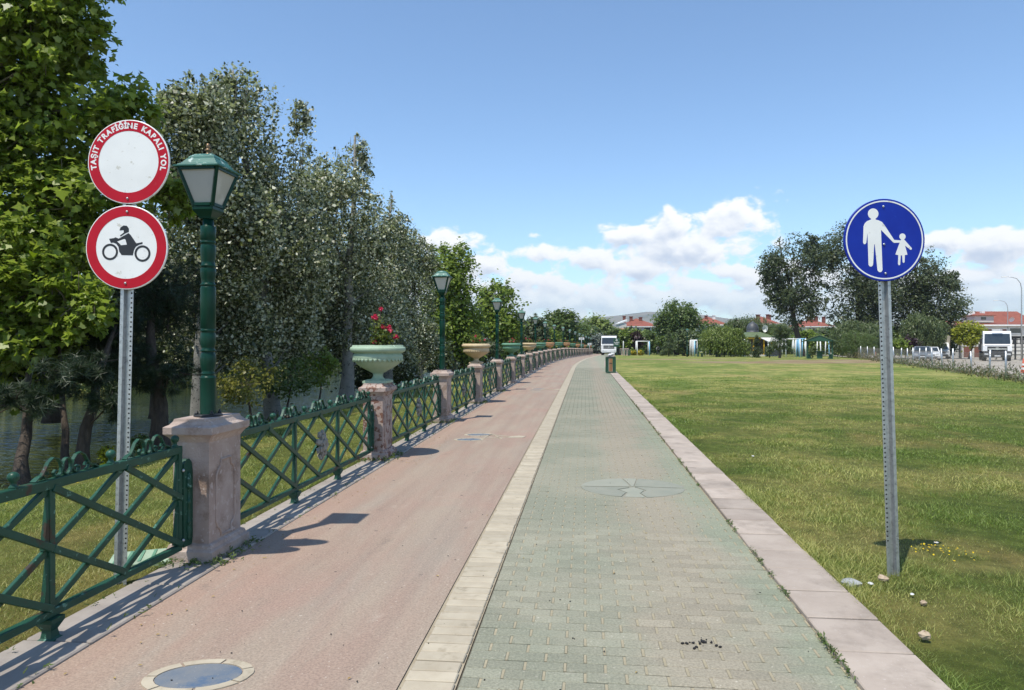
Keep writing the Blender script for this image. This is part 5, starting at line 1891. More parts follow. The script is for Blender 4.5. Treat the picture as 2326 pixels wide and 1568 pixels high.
# van with a canvas box
p = ground_at(2136.5, 90)
vn = thing('parked_van', 'white van with pitched beige canvas box behind the parked cars', 'van', p, -R(29), 'vehicles parked in the gravel yard')
b = MB()
side_prism(b, [(0, .35), (-.05, .7), (.05, 1.0), (.75, 1.22), (1.45, 2.0), (1.8, 2.12), (2.6, 2.12), (2.6, .35)], -1.0, 1.0, .06)
cb = b.build('cab', M['car_white'], vn)
MB().add([(-.82, .78, 1.26), (.82, .78, 1.26), (.72, 1.42, 1.94), (-.72, 1.42, 1.94)], [(0, 1, 2, 3)], Matrix.Translation((0, -.03, .015))).build('windscreen', M['glass'], cb)
MB().box((0, -.04, .84), (1.1, .08, .26), bev=.03).box((0, -.05, .48), (1.7, .08, .22), bev=.03).build('grille', M['truck_grey'], vn)
for sx in (-1, 1):
    MB().box((sx * .78, .02, .92), (.28, .12, .26), bev=.05).build('headlight', M['headlight'], vn)
    MB().box((sx * 1.12, .95, 1.3), (.14, .1, .3), bev=.03).build('mirror', M['black_metal'], vn)
    for y in (.9, 4.4):
        wheel(vn, sx * .85, y, .36, .24)
MB().box((0, -.11, .5), (.5, .015, .11)).build('number_plate', M['plate'], vn)
bx_ = MB()
vs = [(-1.12, 2.45, 2.0), (1.12, 2.45, 2.0), (1.16, 2.3, 2.95), (0, 2.3, 3.1), (-1.16, 2.3, 2.95), (-1.12, 6.0, .95), (1.12, 6.0, .95), (1.12, 6.0, 2.85), (0, 6.0, 3.05), (-1.12, 6.0, 2.85), (-1.12, 2.65, .95), (1.12, 2.65, .95)]
bx_.add(vs, [(0, 1, 2, 3, 4), (1, 11, 6, 7, 2), (0, 4, 9, 5, 10), (2, 7, 8, 3), (4, 3, 8, 9), (5, 9, 8, 7, 6), (0, 10, 11, 1), (10, 5, 6, 11)])
bx_.build('canvas_box', M['canvas'], vn)

# traffic cone
cp = ground_at(2325, 42)
tcn = thing('traffic_cone', 'red and white traffic cone at the picture edge in the yard', 'traffic cone', cp)
MB().box((0, 0, .025), (.4, .4, .05), bev=.01).build('base', M['cone'], tcn)
CB = [(.15, .05), (.125, .2), (.108, .32), (.09, .44), (.072, .56), (.055, .68), (.03, .86)]
MB().lathe(CB, 18).build('body', M['cone'], tcn)
for k in (1, 3):
    MB().lathe([(CB[k][0] + .004, CB[k][1]), (CB[k + 1][0] + .004, CB[k + 1][1])], 18, cap=False).build('white_band', M['white_paint'], tcn)


# ------------------------------------------------------------------ street lights by the yard
def mast(x, Y, h, arm, label, r=.085):
    t = thing('street_light', label, 'street light', ground_at(x, Y), 0, 'tall road lights')
    pts = [(0, 0, 0), (0, 0, h * .5), (0, 0, h - 1.3), (-.12, 0, h - .7), (-.5, 0, h - .22), (-1.0, 0, h - .06), (-arm + .5, 0, h)]
    MB().tube(pts, [r, r * .8, r * .55, r * .5, r * .45, r * .42, r * .4], 8).build('mast', M['galv'], t)
    MB().loft([(.05, .09, -.30), (.06, .14, -.2), (.05, .15, .2), (.03, .08, .38)], Matrix.Translation((-arm + .1, 0, h)) @ Matrix.Rotation(R(-92), 4, 'Y')).build('lamp_head', M['white_paint'], t)
    MB().loft([(.16, .16, 0), (.16, .16, .03), (.10, .10, .05)]).build('base_plate', M['galv'], t)
    return t


mast(2320.5, 77, 9.1, 1.9, 'tall grey street light nearest the picture edge')
mast(2289, 112, 9.0, 2.0, 'shorter looking street light behind the big white truck')
pt = thing('lamp_post', 'short concrete lamp post in front of the golden tree', 'lamp post', ground_at(2181, 95), 0)
MB().loft([(.13, .13, 0), (.09, .09, 4.0)]).build('post', M['concrete'], pt)
MB().lathe([(.05, 4.0), (.16, 4.08), (.18, 4.18), (.10, 4.30)], 12).build('lamp_head', M['white_paint'], pt)

# ------------------------------------------------------------------ chain link fence
clf = thing('chain_link_fence', 'low chain link fence on grey posts between lawn and gravel yard', 'fence', (FLX, FLY, 0))
ts = [-.06, .078, .162, .266, .396, .482, .57, .64, .705, .77, .84, .92, 1.02, 1.12, 1.24, 1.36, 1.5, 1.66, 1.84, 2.04]
Lf = 26.07
fpts = []
for k, tt in enumerate(ts):
    x, y = FLX + 8.2 * tt, FLY + 24.75 * tt
    fpts.append(Vector((x - FLX, y - FLY, gz(x, y))))
for k, q in enumerate(fpts):
    ln = random.uniform(-.06, .06)
    T4 = Matrix.Translation(q) @ Matrix.Rotation(ln, 4, 'Y') @ Matrix.Rotation(random.uniform(-.04, .04), 4, 'X')
    MB().tube([(0, 0, -.2), (0, 0, .6), (0, 0, random.uniform(1.16, 1.28))], .042, 8, T4).build('post', M['galv'], clf)
wire = pm('rusty_wire', (.14, .13, .115), (.20, .19, .17), 5, .7)
for a, b2 in zip(fpts[:-1], fpts[1:]):
    mb = MB()
    L = (b2 - a).length
    n = max(4, int(L / .13))
    hh = 1.05
    for k in range(-int(hh / .13), n + 1):
        for sg in (1, -1):
            x0, x1 = k * L / n, k * L / n + hh
            z0, z1 = (.05, hh + .05) if sg > 0 else (hh + .05, .05)
            c0, c1 = max(0, x0), min(L, x1)
            if c1 - c0 < .05:
                continue
            f0, f1 = (c0 - x0) / hh, (c1 - x0) / hh
            A_, B_ = a + (b2 - a) * (c0 / L), a + (b2 - a) * (c1 / L)
            mb.bar(A_ + Vector((0, 0, z0 + (z1 - z0) * f0)), B_ + Vector((0, 0, z0 + (z1 - z0) * f1)), .0045, .0045)
    mb.build('wire_mesh', wire, clf)
# gravel yard beyond
mb = MB()
dl = [.9, 1.5, 2.5, 4, 5.5, 7, 9, 13, 18, 25, 34, 45, 60]
al_ = frange(-30, 130, 4)
vs = []
for q in al_:
    for d in dl:
        x, y = FLX + FDX * q + FDY * d, FLY + FDY * q - FDX * d
        vs.append((x, y, gz(x, y) + .01))
n = len(dl)
mb.add(vs, [(j * n + i, (j) * n + i + 1, (j + 1) * n + i + 1, (j + 1) * n + i) for j in range(len(al_) - 1) for i in range(n - 1)], sm=True)
tag(mb.build('gravel_yard', M['gravel']), **STRUCT)


# ------------------------------------------------------------------ buildings
def house(name, label, x0, x1, y_ridge, y_eave, Y, depth=11, wins=(), chim=(), hip=.45, over=.5, wall='plaster', group=None):
    a, b2 = at(x0, y_eave, Y), at(x1, y_eave, Y)
    zr = at(0, y_ridge, Y).z
    cx, w_ = (a.x + b2.x) / 2, (b2.x - a.x)
    g0 = gz(cx, Y) - .2
    t = thing(name, label, 'house', (cx, Y, g0), 0, group)
    H_ = a.z - g0
    MB().box((0, depth / 2, H_ / 2), (w_, depth, H_)).build('wall', M[wall], t)
    hw, hr = w_ / 2 + over, zr - a.z
    rd = max(.2, hw - depth / 2 * hip * 2)
    y0, y1 = -over, depth + over
    ym = depth / 2
    rf = MB().add([(-hw, y0, H_), (hw, y0, H_), (hw, y1, H_), (-hw, y1, H_), (-rd, ym, H_ + hr), (rd, ym, H_ + hr)], [(0, 1, 5, 4), (1, 2, 5), (2, 3, 4, 5), (3, 0, 4), (3, 2, 1, 0)]).build('roof', M['roof'], t)
    MB().box((0, -over, H_ - .06), (2 * hw, .08, .22)).build('eave_board', M['white_paint'], rf)
    for (cxx, h, m, sz) in chim:
        X = ax(cxx, Y) - cx
        MB().box((X, ym * .7, H_ + hr * .7 + h * .3), (sz * .8, sz * .8, h * .6 + hr * .4)).box((X, ym * .7, H_ + hr * .9 + h * .6), (sz * .8 + .2, sz * .8 + .2, .14)).build('chimney', M[m], rf)
    for (wx0, wx1, wy0, wy1, m) in wins:
        q0, q1 = at(wx0, wy1, Y), at(wx1, wy0, Y)
        c = ((q0.x + q1.x) / 2 - cx, -.01, (q0.z + q1.z) / 2 - g0)
        f = MB().box(c, (q1.x - q0.x + .2, .10, q1.z - q0.z + .2)).build('window', M['white_paint'], t)
        MB().box((c[0], -.045, c[2]), (q1.x - q0.x, .06, q1.z - q0.z)).build('pane', M[m], f)
    return t


h1 = house('apartment_house', 'house with red hipped roof left of the big round tree', 1417, 1494, 722, 742, 172, 12, [(1420, 1427, 747, 756, 'glass'), (1440, 1452, 746, 757, 'glass'), (1463, 1477, 745, 758, 'glass'), (1480, 1487, 747, 756, 'glass')],
           [(1440, 1.0, 'chimney', .9), (1462, .7, 'chimney', .9), (1424, 1.2, 'chimney', .8)])
q = at(1411, 735, 170) - h1.location
MB().box((q.x, -2, q.z / 2), (1.9, 4, q.z)).build('stair_tower', M['plaster'], h1)
MB().box((q.x, -4.03, q.z - 1.8), (1.7, .10, 1.1)).build('orange_panel', M['plaster_orange'], h1)
for k in (-1, 0, 1):
    MB().box((q.x + k * .55, -4.03, q.z - 3.6), (.36, .08, 1.5)).build('tower_window', M['glass'], h1)
MB().add([(q.x - 1.1, -4.2, q.z), (q.x + 1.1, -4.2, q.z + .9), (q.x + 1.1, .2, q.z + .9), (q.x - 1.1, .2, q.z), (q.x - 1.1, -4.2, q.z - .25), (q.x + 1.1, -4.2, q.z + .5), (q.x + 1.1, .2, q.z + .5), (q.x - 1.1, .2, q.z - .25)],
         [(0, 1, 2, 3), (4, 7, 6, 5), (0, 4, 5, 1), (1, 5, 6, 2), (2, 6, 7, 3), (3, 7, 4, 0)]).build('tower_roof', M['white_paint'], h1)
house('apartment_house', 'red roof peeping out between round tree and weeping willow', 1590, 1652, 718, 738, 180, 12, (), [(1632, .8, 'white_paint', .8), (1614, .8, 'chimney', .8)])
house('apartment_house', 'red roof between willow and tall dark tree', 1722, 1770, 717, 736, 176, 12, [(1752, 1760, 742, 752, 'glass')], [(1735, .9, 'chimney', 1.0), (1757, 1.0, 'chimney', .7), (1762, .8, 'chimney', .7)])
house('apartment_house', 'red roofed house with many windows behind the pavilion', 1832, 1896, 724, 742, 165, 12, [(x, x + 4.5, 746, 757, 'glass') for x in (1838, 1846, 1855, 1863, 1872, 1880, 1888)], [(1854, 1.2, 'chimney', .7), (1861, 1.0, 'chimney', .7), (1871, 1.3, 'chimney', .9), (1889, 1.2, 'chimney', .8)])
house('apartment_house', 'red roof hidden behind the broad dark tree', 2140, 2190, 722, 740, 150, 12, (), [(2168, .9, 'chimney', .8)])

h5 = house('white_building', 'long white building with red roof at the picture edge', 2188, 2440, 726, 738.5, 112, 14, [(2236, 2252, 748, 757.5, 'shutter'), (2271, 2286, 748, 757.5, 'shutter'), (2293, 2318, 746, 757, 'glass'), (2330, 2346, 748, 757, 'shutter'),
                                                                                                                          (2236, 2250, 770, 782, 'glass'), (2204, 2214, 766, 778, 'glass')], (), hip=.3)
q0 = h5.location
c = at(2252.5, 716, 112) - q0
dm = MB().box((c.x, 3.4, c.z - .55), (3.1, 3.2, 1.1)).build('dormer', M['plaster'], h5)
MB().loft([(1.85, 1.9, c.z - .02, c.x, 3.4), (1.85, 1.9, c.z + .06, c.x, 3.4), (.5, .6, c.z + .42, c.x, 3.4)]).build('dormer_roof', M['roof'], dm)
MB().box((c.x - .1, 1.78, c.z - .45), (.8, .06, .42)).build('dormer_window', M['glass'], dm)
for cx in (2230, 2237, 2260):
    v = at(cx, 712, 112) - q0
    MB().box((v.x, 3.0, v.z + .1), (.5, .5, .75)).build('vent_stack', M['white_paint'], dm)
c = at(2330, 723, 112) - q0
MB().add([(c.x - 2.6, 4, c.z - .8), (c.x + 5, 4, c.z - .8), (c.x + 5, 9, c.z + 1.45), (c.x - 2.1, 9, c.z + 1.45), (c.x - 2.6, 14, c.z - .8), (c.x + 5, 14, c.z - .8)], [(0, 1, 2, 3), (3, 2, 5, 4), (0, 3, 4), (1, 5, 2)]).build('upper_roof', M['roof'], h5)
for x in (2198, 2222):
    v = at(x, 796, 112) - q0
    MB().box((v.x, -.03, .95), (1.25, .08, 1.9)).build('garage_door', M['shutter'], h5)
c = at(2309, 729, 112) - q0
ds = MB().lathe([(.02, 0), (.22, .03), (.38, .10), (.42, .14)], 16, Matrix.Translation((c.x, 1.2, c.z + .3)) @ FACE @ Matrix.Rotation(.4, 4, 'X'), cap=False)
ds.build('satellite_dish', M['white_paint'], h5)
# dark timber stand behind the big truck
p = ground_at(2312, 84)
tp = thing('timber_frame', 'dark timber stand with rails behind the big white truck', 'timber frame', p)
for k in range(5):
    MB().box((-1.1 + k * .8, 0, 1.3), (.14, .14, 2.6)).build('post', M['black_metal'], tp)
for z in (.6, 1.05, 1.5, 1.95, 2.4, 2.62):
    MB().box((.5, -.1, z), (3.6, .05, .10 if z < 2.6 else .22)).build('rail', M['black_metal'], tp)
for k in range(9):
    MB().box((-1.0 + k * .4, -.14, 2.2), (.06, .04, .7)).build('slat', M['black_metal'], tp)
MB().box((.5, 1.0, 2.75), (4.0, 2.6, .12)).build('roof', M['black_metal'], tp)

# ------------------------------------------------------------------ picnic pavilion
p = ground_at(1862, 70)
pv = thing('picnic_pavilion', 'dark green picnic shelter with gable roof and benches', 'pavilion', p, R(-24))
for sx in (-1, 1):
    for sy in (-1, 1):
        MB().box((sx * 1.12, sy * .95, .92), (.13, .13, 1.85)).build('post', M['pav_green'], pv)
        MB().bar((sx * 1.12, sy * .95 - .08, .3), (sx * 1.12 - sx * .4, sy * .95 - .08, .02), .05, .06).build('brace', M['pav_green'], pv)
    MB().add([(sx * 1.62, -1.35, 1.72), (sx * 1.62, 1.35, 1.72), (0, 1.35, 2.36), (0, -1.35, 2.36), (sx * 1.62, -1.35, 1.66), (sx * 1.62, 1.35, 1.66), (0, 1.35, 2.29), (0, -1.35, 2.29)],
             [(0, 1, 2, 3), (7, 6, 5, 4), (0, 3, 7, 4), (1, 5, 6, 2), (0, 4, 5, 1)] if sx > 0 else [(3, 2, 1, 0), (4, 5, 6, 7), (4, 7, 3, 0), (2, 6, 5, 1), (1, 5, 4, 0)]).build('roof_slope', M['pav_roof'], pv)
    MB().box((sx * 1.12, 0, 1.78), (.12, 2.3, .12)).build('beam', M['pav_green'], pv)
    bn = MB().box((sx * .98, 0, .42), (.34, 1.75, .05)).build('bench', M['pav_green'], pv)
    for sy in (-1, 1):
        MB().box((sx * .98, sy * .7, .2), (.28, .08, .4)).build('leg', M['pav_green'], bn)
    for z in (.72, .86):
        MB().box((sx * 1.13, 0, z), (.04, 1.8, .09)).build('back_rail', M['pav_green'], pv)
    MB().box((sx * 1.14, 0, 1.45), (.03, 1.8, .52)).build('side_panel', M['pav_green'], pv)
    MB().add([(-1.45, sx * 1.3, 1.70), (1.45, sx * 1.3, 1.70), (0, sx * 1.3, 2.27), (-.9, sx * 1.3, 1.72), (.9, sx * 1.3, 1.72), (0, sx * 1.3, 2.08)], [(0, 3, 5, 2), (3, 4, 5), (4, 1, 2, 5)] if sx < 0 else [(2, 5, 3, 0), (5, 4, 3), (2, 1, 4, 5)]).build('gable_board', M['pav_green'], pv)
    MB().box((0, sx * .95, 1.75), (2.2, .10, .12)).build('beam', M['pav_green'], pv)
tb = MB().box((0, 0, .72), (.75, 1.7, .05)).build('table', M['pav_green'], pv)
for sy in (-1, 1):
    MB().box((0, sy * .6, .35), (.5, .09, .7)).build('leg', M['pav_green'], tb)

# picnic bench under the willow
p = ground_at(1604, 88)
pb = thing('picnic_shelter', 'dark green post frame with bench beside the weeping willow', 'shelter', p, 0)
for x in (-.95, 1.55, 2.3):
    MB().box((x, .2, 1.15), (.14, .14, 2.3)).build('post', M['pav_green'], pb)
MB().box((.3, .2, 2.25), (2.9, .9, .12)).build('top_beam', M['pav_green'], pb)
for (z, y) in ((.45, -.3), (.75, .0), (.95, .03)):
    MB().box((.3, y, z), (2.1, .28 if z < .5 else .05, .06 if z < .5 else .12)).build('bench_board', M['pav_green'], pb)
for x in (-.6, 1.2):
    MB().box((x, -.25, .22), (.1, .5, .45)).build('leg', M['pav_green'], pb)


# ------------------------------------------------------------------ play frames
def swing(x0, x1, Y, h, cols, label, dy=1.2):
    a, b2 = ground_at(x0, Y), ground_at(x1, Y)
    t = thing('swing_frame', label, 'swing frame', (a + b2) / 2, 0, 'painted swing frames on the park edge')
    w_ = (b2.x - a.x) / 2
    for sx, cc in ((-1, cols[0]), (1, cols[1])):
        for sy in (-1, 1):
            MB().tube([(sx * w_, sy * dy / 2, -.05), (sx * w_, sy * dy / 2 * .7, h)], .07, 8).build('post', M[cc if sy < 0 else cols[2]], t)
    for sy in (-1, 1):
        MB().tube([(-w_ - .05, sy * dy * .35, h), (w_ + .05, sy * dy * .35, h)], .065, 8).build('crossbar', M[cols[2]], t)
    return t


swing(1446, 1474, 108, 2.15, ('white_paint', 'blue_paint', 'white_paint'), 'white swing frame with one blue leg right of the park sign')
swing(1570, 1600, 92, 2.1, ('white_paint', 'white_paint', 'white_paint'), 'white play frame left of the weeping willow')
swing(1577, 1585, 91, 2.05, ('blue_paint', 'blue_paint', 'white_paint'), 'narrow blue play frame left of the weeping willow', .6)
swing(1781, 1811, 84, 2.15, ('white_paint', 'blue_paint', 'white_paint'), 'white and blue swing frame left of the pavilion')
swing(1814, 1826, 86, 2.2, ('white_paint', 'white_paint', 'blue_paint'), 'white play frame just left of the pavilion')
swing(1860, 1879, 90, 2.1, ('white_paint', 'blue_paint', 'white_paint'), 'white and blue frame seen through the pavilion')
swing(1962, 1984, 86, 2.0, ('white_paint', 'pink_paint', 'white_paint'), 'white and salmon frame left of the blue sign post')
for (x, lab) in ((1802, 'folded pink and white parasol among the swing frames'), (1770, 'folded white parasol beside the loose pine'), (1830, 'folded white parasol left of the pavilion')):
    t = thing('folded_parasol', lab, 'parasol', ground_at(x, 88), 0, 'folded parasols at the kiosk')
    MB().tube([(0, 0, 0), (0, 0, 2.3)], .03, 6).build('pole', M['white_paint'], t)
    MB().lathe([(.06, .9), (.20, 1.0), (.17, 1.5), (.10, 2.1), (.03, 2.35)], 10).build('cloth', M['white_plastic'], t)

# ------------------------------------------------------------------ kiosk with dome
p = ground_at(1719, 96)
kk = thing('cafe_kiosk', 'kiosk with grey onion dome, green roof and yellow columns', 'kiosk', p)
kk.scale = (.85, .85, .95)
MB().box((0, 2.2, 1.2), (4.2, 3.4, 2.4)).build('wall', pm('dark_kiosk_wall', (.06, .055, .05), (.09, .08, .07), 3, .6), kk)
MB().box((0, 2.2, .12), (6.2, 5.6, .24)).build('floor_slab', M['plaster'], kk)
for x in (-2.2, -.55, 1.1, 2.3):
    MB().box((x, -.1, 1.3), (.17, .17, 2.5)).build('column', M['yellow_paint'], kk)
MB().box((0, 2.0, 2.58), (5.4, 4.6, .26)).build('fascia', M['yellow_paint'], kk)
rf = MB().loft([(2.8, 2.6, 2.70, 0, 2.0), (2.8, 2.6, 2.76, 0, 2.0), (.95, .95, 3.45, 0, 2.0)]).build('roof', M['pav_roof'], kk)
MB().lathe([(1.0, 3.42), (1.0, 3.5), (.93, 3.52), (.97, 3.8), (.93, 4.15), (.75, 4.5), (.45, 4.78), (.12, 4.95), (.03, 5.1)], 20, Matrix.Translation((0, 2.0, 0))).build('dome', M['dome'], rf)
for x in (-1.4, .3, 1.7):
    MB().box((x, .47, 1.5), (1.2, .06, .9)).build('window', M['glass'], kk)
MB().lathe([(.05, 0), (.3, .05), (.5, .16), (.55, .22)], 18, Matrix.Translation((1.7, 1.5, 4.0)) @ FACE @ Matrix.Rotation(.35, 4, 'Y'), cap=False).tube([(1.7, 1.6, 3.0), (1.7, 1.55, 3.9)], .04, 6).build('satellite_dish', M['white_paint'], kk)
for (x0, x1, lab) in ((1604, 1692, 'long white awning left of the kiosk'), (1736, 1768, 'sagging white awning right of the kiosk')):
    a, b2 = ground_at(x0, 94), ground_at(x1, 94)
    t = thing('awning', lab, 'awning', (a + b2) / 2)
    w_ = (b2.x - a.x) / 2
    MB().add([(-w_, -1.4, 2.05), (w_, -1.4, 2.05), (w_, 1.4, 2.5), (-w_, 1.4, 2.5), (-w_, -1.4, 1.93), (w_, -1.4, 1.93), (w_, 1.4, 2.44), (-w_, 1.4, 2.44)], [(0, 1, 2, 3), (7, 6, 5, 4), (0, 4, 5, 1), (1, 5, 6, 2), (2, 6, 7, 3), (3, 7, 4, 0)]).build('cloth', M['white_plastic'], t)
    n = max(2, int(w_ * 2 / 1.6))
    for k in range(n + 1):
        MB().tube([(-w_ + .05 + (2 * w_ - .1) * k / n, -1.3, 0), (-w_ + .05 + (2 * w_ - .1) * k / n, -1.3, 2.03)], .04, 6).build('pole', M['white_paint'], t)
    MB().box((0, -1.6, .5), (2 * w_, .08, .7)).build('terrace_rail', M['truck_grey'], t)

# lamps on the lawn edge
for (x, Y, h, lab) in ((1561, 88, 3.55, 'green lamp standing on the lawn edge left of the willow'), (1536, 118, 3.4, 'smaller looking lamp behind the young cedar')):
    t = lamp(lab)
    t['group'] = 'lamps on the park lawn'
    t.location = ground_at(x, Y, h - 2.1)
    MB().lathe([(.11, -(h - 2.1)), (.11, -(h - 2.1) + .5), (.07, -(h - 2.1) + .55), (.06, .0)], 14).build('pole_base', M['lamp'], t)

# ------------------------------------------------------------------ signs, posts and people near the far end of the path
sg_ = thing('park_sign', 'green park name sign on a post beside the white box truck', 'sign', ground_at(1400.5, 104), 0)
MB().box((0, .05, 1.0), (.08, .08, 2.0)).build('post', M['pav_green'], sg_)
bd2 = MB().box((0, 0, 1.9), (.92, .06, 1.25), bev=.02).build('board', M['pav_green'], sg_)
for (tx, sz, z) in (('VELESPİT', .20, 1.85), ('PARK', .22, 1.62)):
    vs, fs = text_geo(tx, sz, .004)
    MB().add(vs, fs, Matrix.Translation((0, -.034, z)) @ FACE).build('lettering', M['sign_white'], bd2)
em = MB()
annulus(em, .07, .13, 0, .006, T=Matrix.Translation((0, -.034, 2.25)) @ FACE, n=20)
em.prism(ccw(circ(.04, .05, .07, 12)), 0, .008, Matrix.Translation((0, -.034, 2.28)) @ FACE)
em.build('emblem', M['sign_white'], bd2)
for (x, Y, h, w_, lab) in ((1321, 92, 2.4, .68, 'small white direction sign on a post behind the far urns'), (1339, 100, 1.75, .5, 'lower small white sign left of the box truck')):
    p = PT(-3.6, Y)
    t = thing('direction_sign', lab, 'sign', Vector((ax(x, Y), Y, gz(ax(x, Y), Y))), 0)
    MB().tube([(0, 0.03, 0), (0, .03, h)], .03, 6).build('post', M['galv'], t)
    pl_ = MB().box((0, 0, h - .1), (w_, .03, .27)).build('plate', M['sign_white'], t)
    MB().box((-.02, -.02, h - .05), (w_ * .7, .01, .035)).box((.03, -.02, h - .15), (w_ * .5, .01, .035)).build('print', M['sign_black'], pl_)
t = thing('bollard', 'white painted post at the lawn corner right of the park sign', 'post', ground_at(1416, 100))
MB().lathe([(.075, 0), (.07, 2.0), (.05, 2.06), (.02, 2.1)], 12).build('post', M['white_paint'], t)

# the railing that carries on to the right behind the park sign
qa, qb = Vector((ax(1404, 120), 120, 0)), Vector((ax(1432, 100), 100, 0))
for k in range(5):
    f0 = k / 5
    a = qa.lerp(qb, f0)
    a.z = gz(a.x, a.y)
    dv = (qb - qa).normalized()
    f = fence_panel('green lattice fence panel right of the box truck, %s from the truck' % ORD[k + 1], detail=False)
    f['group'] = 'lattice fence panels beyond the truck'
    f.location, f.rotation_euler = a + dv * .45, (0, 0, math.atan2(dv.y, dv.x))
    q = pillar('stone pillar right of the box truck, %s from the truck' % ORD[k + 1])
    q['group'] = 'stone pillars beyond the truck'
    q.location, q.rotation_euler = a, (0, 0, math.atan2(dv.y, dv.x))


def person(name, label, p, rz, h, top, legs, pose='stand'):
    J = {'pelvis': (0, 0, .52), 'waist': (0, 0, .60), 'chest': (0, .0, .73), 'neck': (0, 0, .825), 'chin': (0, -.012, .87), 'head': (0, -.012, .925), 'crown': (0, -.006, .985),
         'shl': (-.105, 0, .80), 'ell': (-.135, .01, .64), 'wrl': (-.135, -.04, .505), 'hal': (-.13, -.06, .455), 'shr': (.105, 0, .80), 'elr': (.135, .02, .64), 'wrr': (.14, -.01, .505), 'har': (.135, -.03, .455),
         'hil': (-.055, 0, .50), 'knl': (-.06, -.03, .275), 'anl': (-.058, .03, .04), 'tol': (-.06, -.06, .015), 'hir': (.055, 0, .50), 'knr': (.06, .0, .275), 'anr': (.06, .0, .04), 'tor': (.062, -.09, .015)}
    if pose == 'sit':
        J.update({'knl': (-.07, -.22, .50), 'anl': (-.07, -.22, .26), 'tol': (-.07, -.30, .24), 'knr': (.07, -.22, .50), 'anr': (.07, -.22, .26), 'tor': (.07, -.30, .24), 'wrl': (-.1, -.16, .58), 'hal': (-.08, -.2, .57), 'wrr': (.1, -.16, .58), 'har': (.08, -.2, .57)})
    E = [('pelvis', 'waist'), ('waist', 'chest'), ('chest', 'neck'), ('neck', 'chin'), ('chin', 'head'), ('head', 'crown'), ('chest', 'shl'), ('shl', 'ell'), ('ell', 'wrl'), ('wrl', 'hal'), ('chest', 'shr'), ('shr', 'elr'), ('elr', 'wrr'), ('wrr', 'har'),
         ('pelvis', 'hil'), ('hil', 'knl'), ('knl', 'anl'), ('anl', 'tol'), ('pelvis', 'hir'), ('hir', 'knr'), ('knr', 'anr'), ('anr', 'tor')]
    RAD = dict(pelvis=.085, waist=.08, chest=.092, neck=.034, chin=.042, head=.058, crown=.03, sh=.044, el=.032, wr=.022, ha=.024, hi=.062, kn=.042, an=.026, to=.024)
    names = list(J)
    me = bpy.data.meshes.new('body')
    me.from_pydata([tuple(c * h for c in J[k]) for k in names], [(names.index(a), names.index(b)) for a, b in E], [])
    o = bpy.data.objects.new('body', me)
    col.objects.link(o)
    o.modifiers.new('skin', 'SKIN')
    o.modifiers.new('sub', 'SUBSURF').levels = 1
    sv = me.skin_vertices[0].data
    for i, k in enumerate(names):
        r_ = RAD.get(k, RAD.get(k[:2], .03)) * h
        sv[i].radius = (r_, r_ * (.72 if k in ('pelvis', 'waist', 'chest') else 1))
        sv[i].use_root = k == 'pelvis'
    dg = bpy.context.evaluated_depsgraph_get()
    m2 = bpy.data.meshes.new_from_object(o.evaluated_get(dg))
    bpy.data.objects.remove(o)
    for m in (top, legs, M['skin'], M['hair']):
        m2.materials.append(m)
    for pl_ in m2.polygons:
        c = pl_.center / h
        if c.z > .94 or (c.z > .875 and c.y > -.01):
            pl_.material_index = 3
        elif c.z > .835 or (abs(c.x) > .11 and .44 < c.z < .52 and pose == 'stand'):
            pl_.material_index = 2
        elif c.z > .53:
            pl_.material_index = 0
        else:
            pl_.material_index = 1
        pl_.use_smooth = True
    t = thing(name, label, 'person', p, rz, 'people in the park')
    link('body', m2, t)
    return t


pw = person('person', 'person in grey top with rucksack and black trousers walking on the park path', ground_at(1494.5, 122), R(160), 1.62, M['cloth_grey'], M['cloth_dark'])
MB().box((0, .16, 1.18), (.30, .16, .42), bev=.06).build('rucksack', M['truck_grey'], pw)
ch_ = thing('bench_seat', 'low grey bench behind the white swing frame', 'bench', ground_at(1481, 124))
MB().box((0, .1, .40), (.9, .4, .06)).build('seat', M['truck_grey'], ch_)
for sx in (-1, 1):
    MB().box((sx * .38, .1, .19), (.06, .36, .38)).build('leg', M['truck_grey'], ch_)
ps = person('person', 'person in pale top sitting beyond the white swing frame', ground_at(1481, 124, -.40), 0, 1.6, M['cloth_grey'], M['cloth_grey'], 'sit')
person('person', 'person in light shirt standing seen through the white swing frame', ground_at(1467, 128), R(30), 1.65, M['cloth_grey'], M['cloth_dark'])

# dark coat hanging over the fence beside the urn pillar
pc = PT(U_FENCE, 10.32)
ct = MB()
rr = random.Random(9)
vs, fs = [], []
nx, nz_ = 7, 9
for j in range(nz_):
    for i in range(nx):
        f = i / (nx - 1) - .5
        z = .86 - j * .072
        wv = .11 + .05 * j / nz_
        vs.append((f * 2 * wv, .045 + .022 * math.sin(i * 2.1 + j * .4) + .004 * j, z - abs(f) * .05 * (j > 5)))
base = len(vs)
for j in range(nz_):
    for i in range(nx):
        v = vs[j * nx + i]
        vs.append((v[0], v[1] + .03, v[2]))
for j in range(nz_ - 1):
    for i in range(nx - 1):
        a = j * nx + i
        fs += [(a, a + nx, a + nx + 1, a + 1), (base + a, base + a + 1, base + a + nx + 1, base + a + nx)]
for j in range(nz_ - 1):
    for i in (0, nx - 1):
        a = j * nx + i
        fs.append((a, a + nx, base + a + nx, base + a))
for i in range(nx - 1):
    for j in (0, nz_ - 1):
        a = j * nx + i
        fs.append((a, a + 1, base + a + 1, base + a))
ct.add(vs, fs, sm=True)
coat = ct.build('coat', M['cloth_dark'], None, pc, math.pi / 2 - A)
tag(coat, 'dark coat hanging on the lattice behind the pillar with flaking paint', 'coat')
MB().box((.0, .06, .275), (.30, .05, .03)).build('pale_lining', M['cloth_grey'], coat)

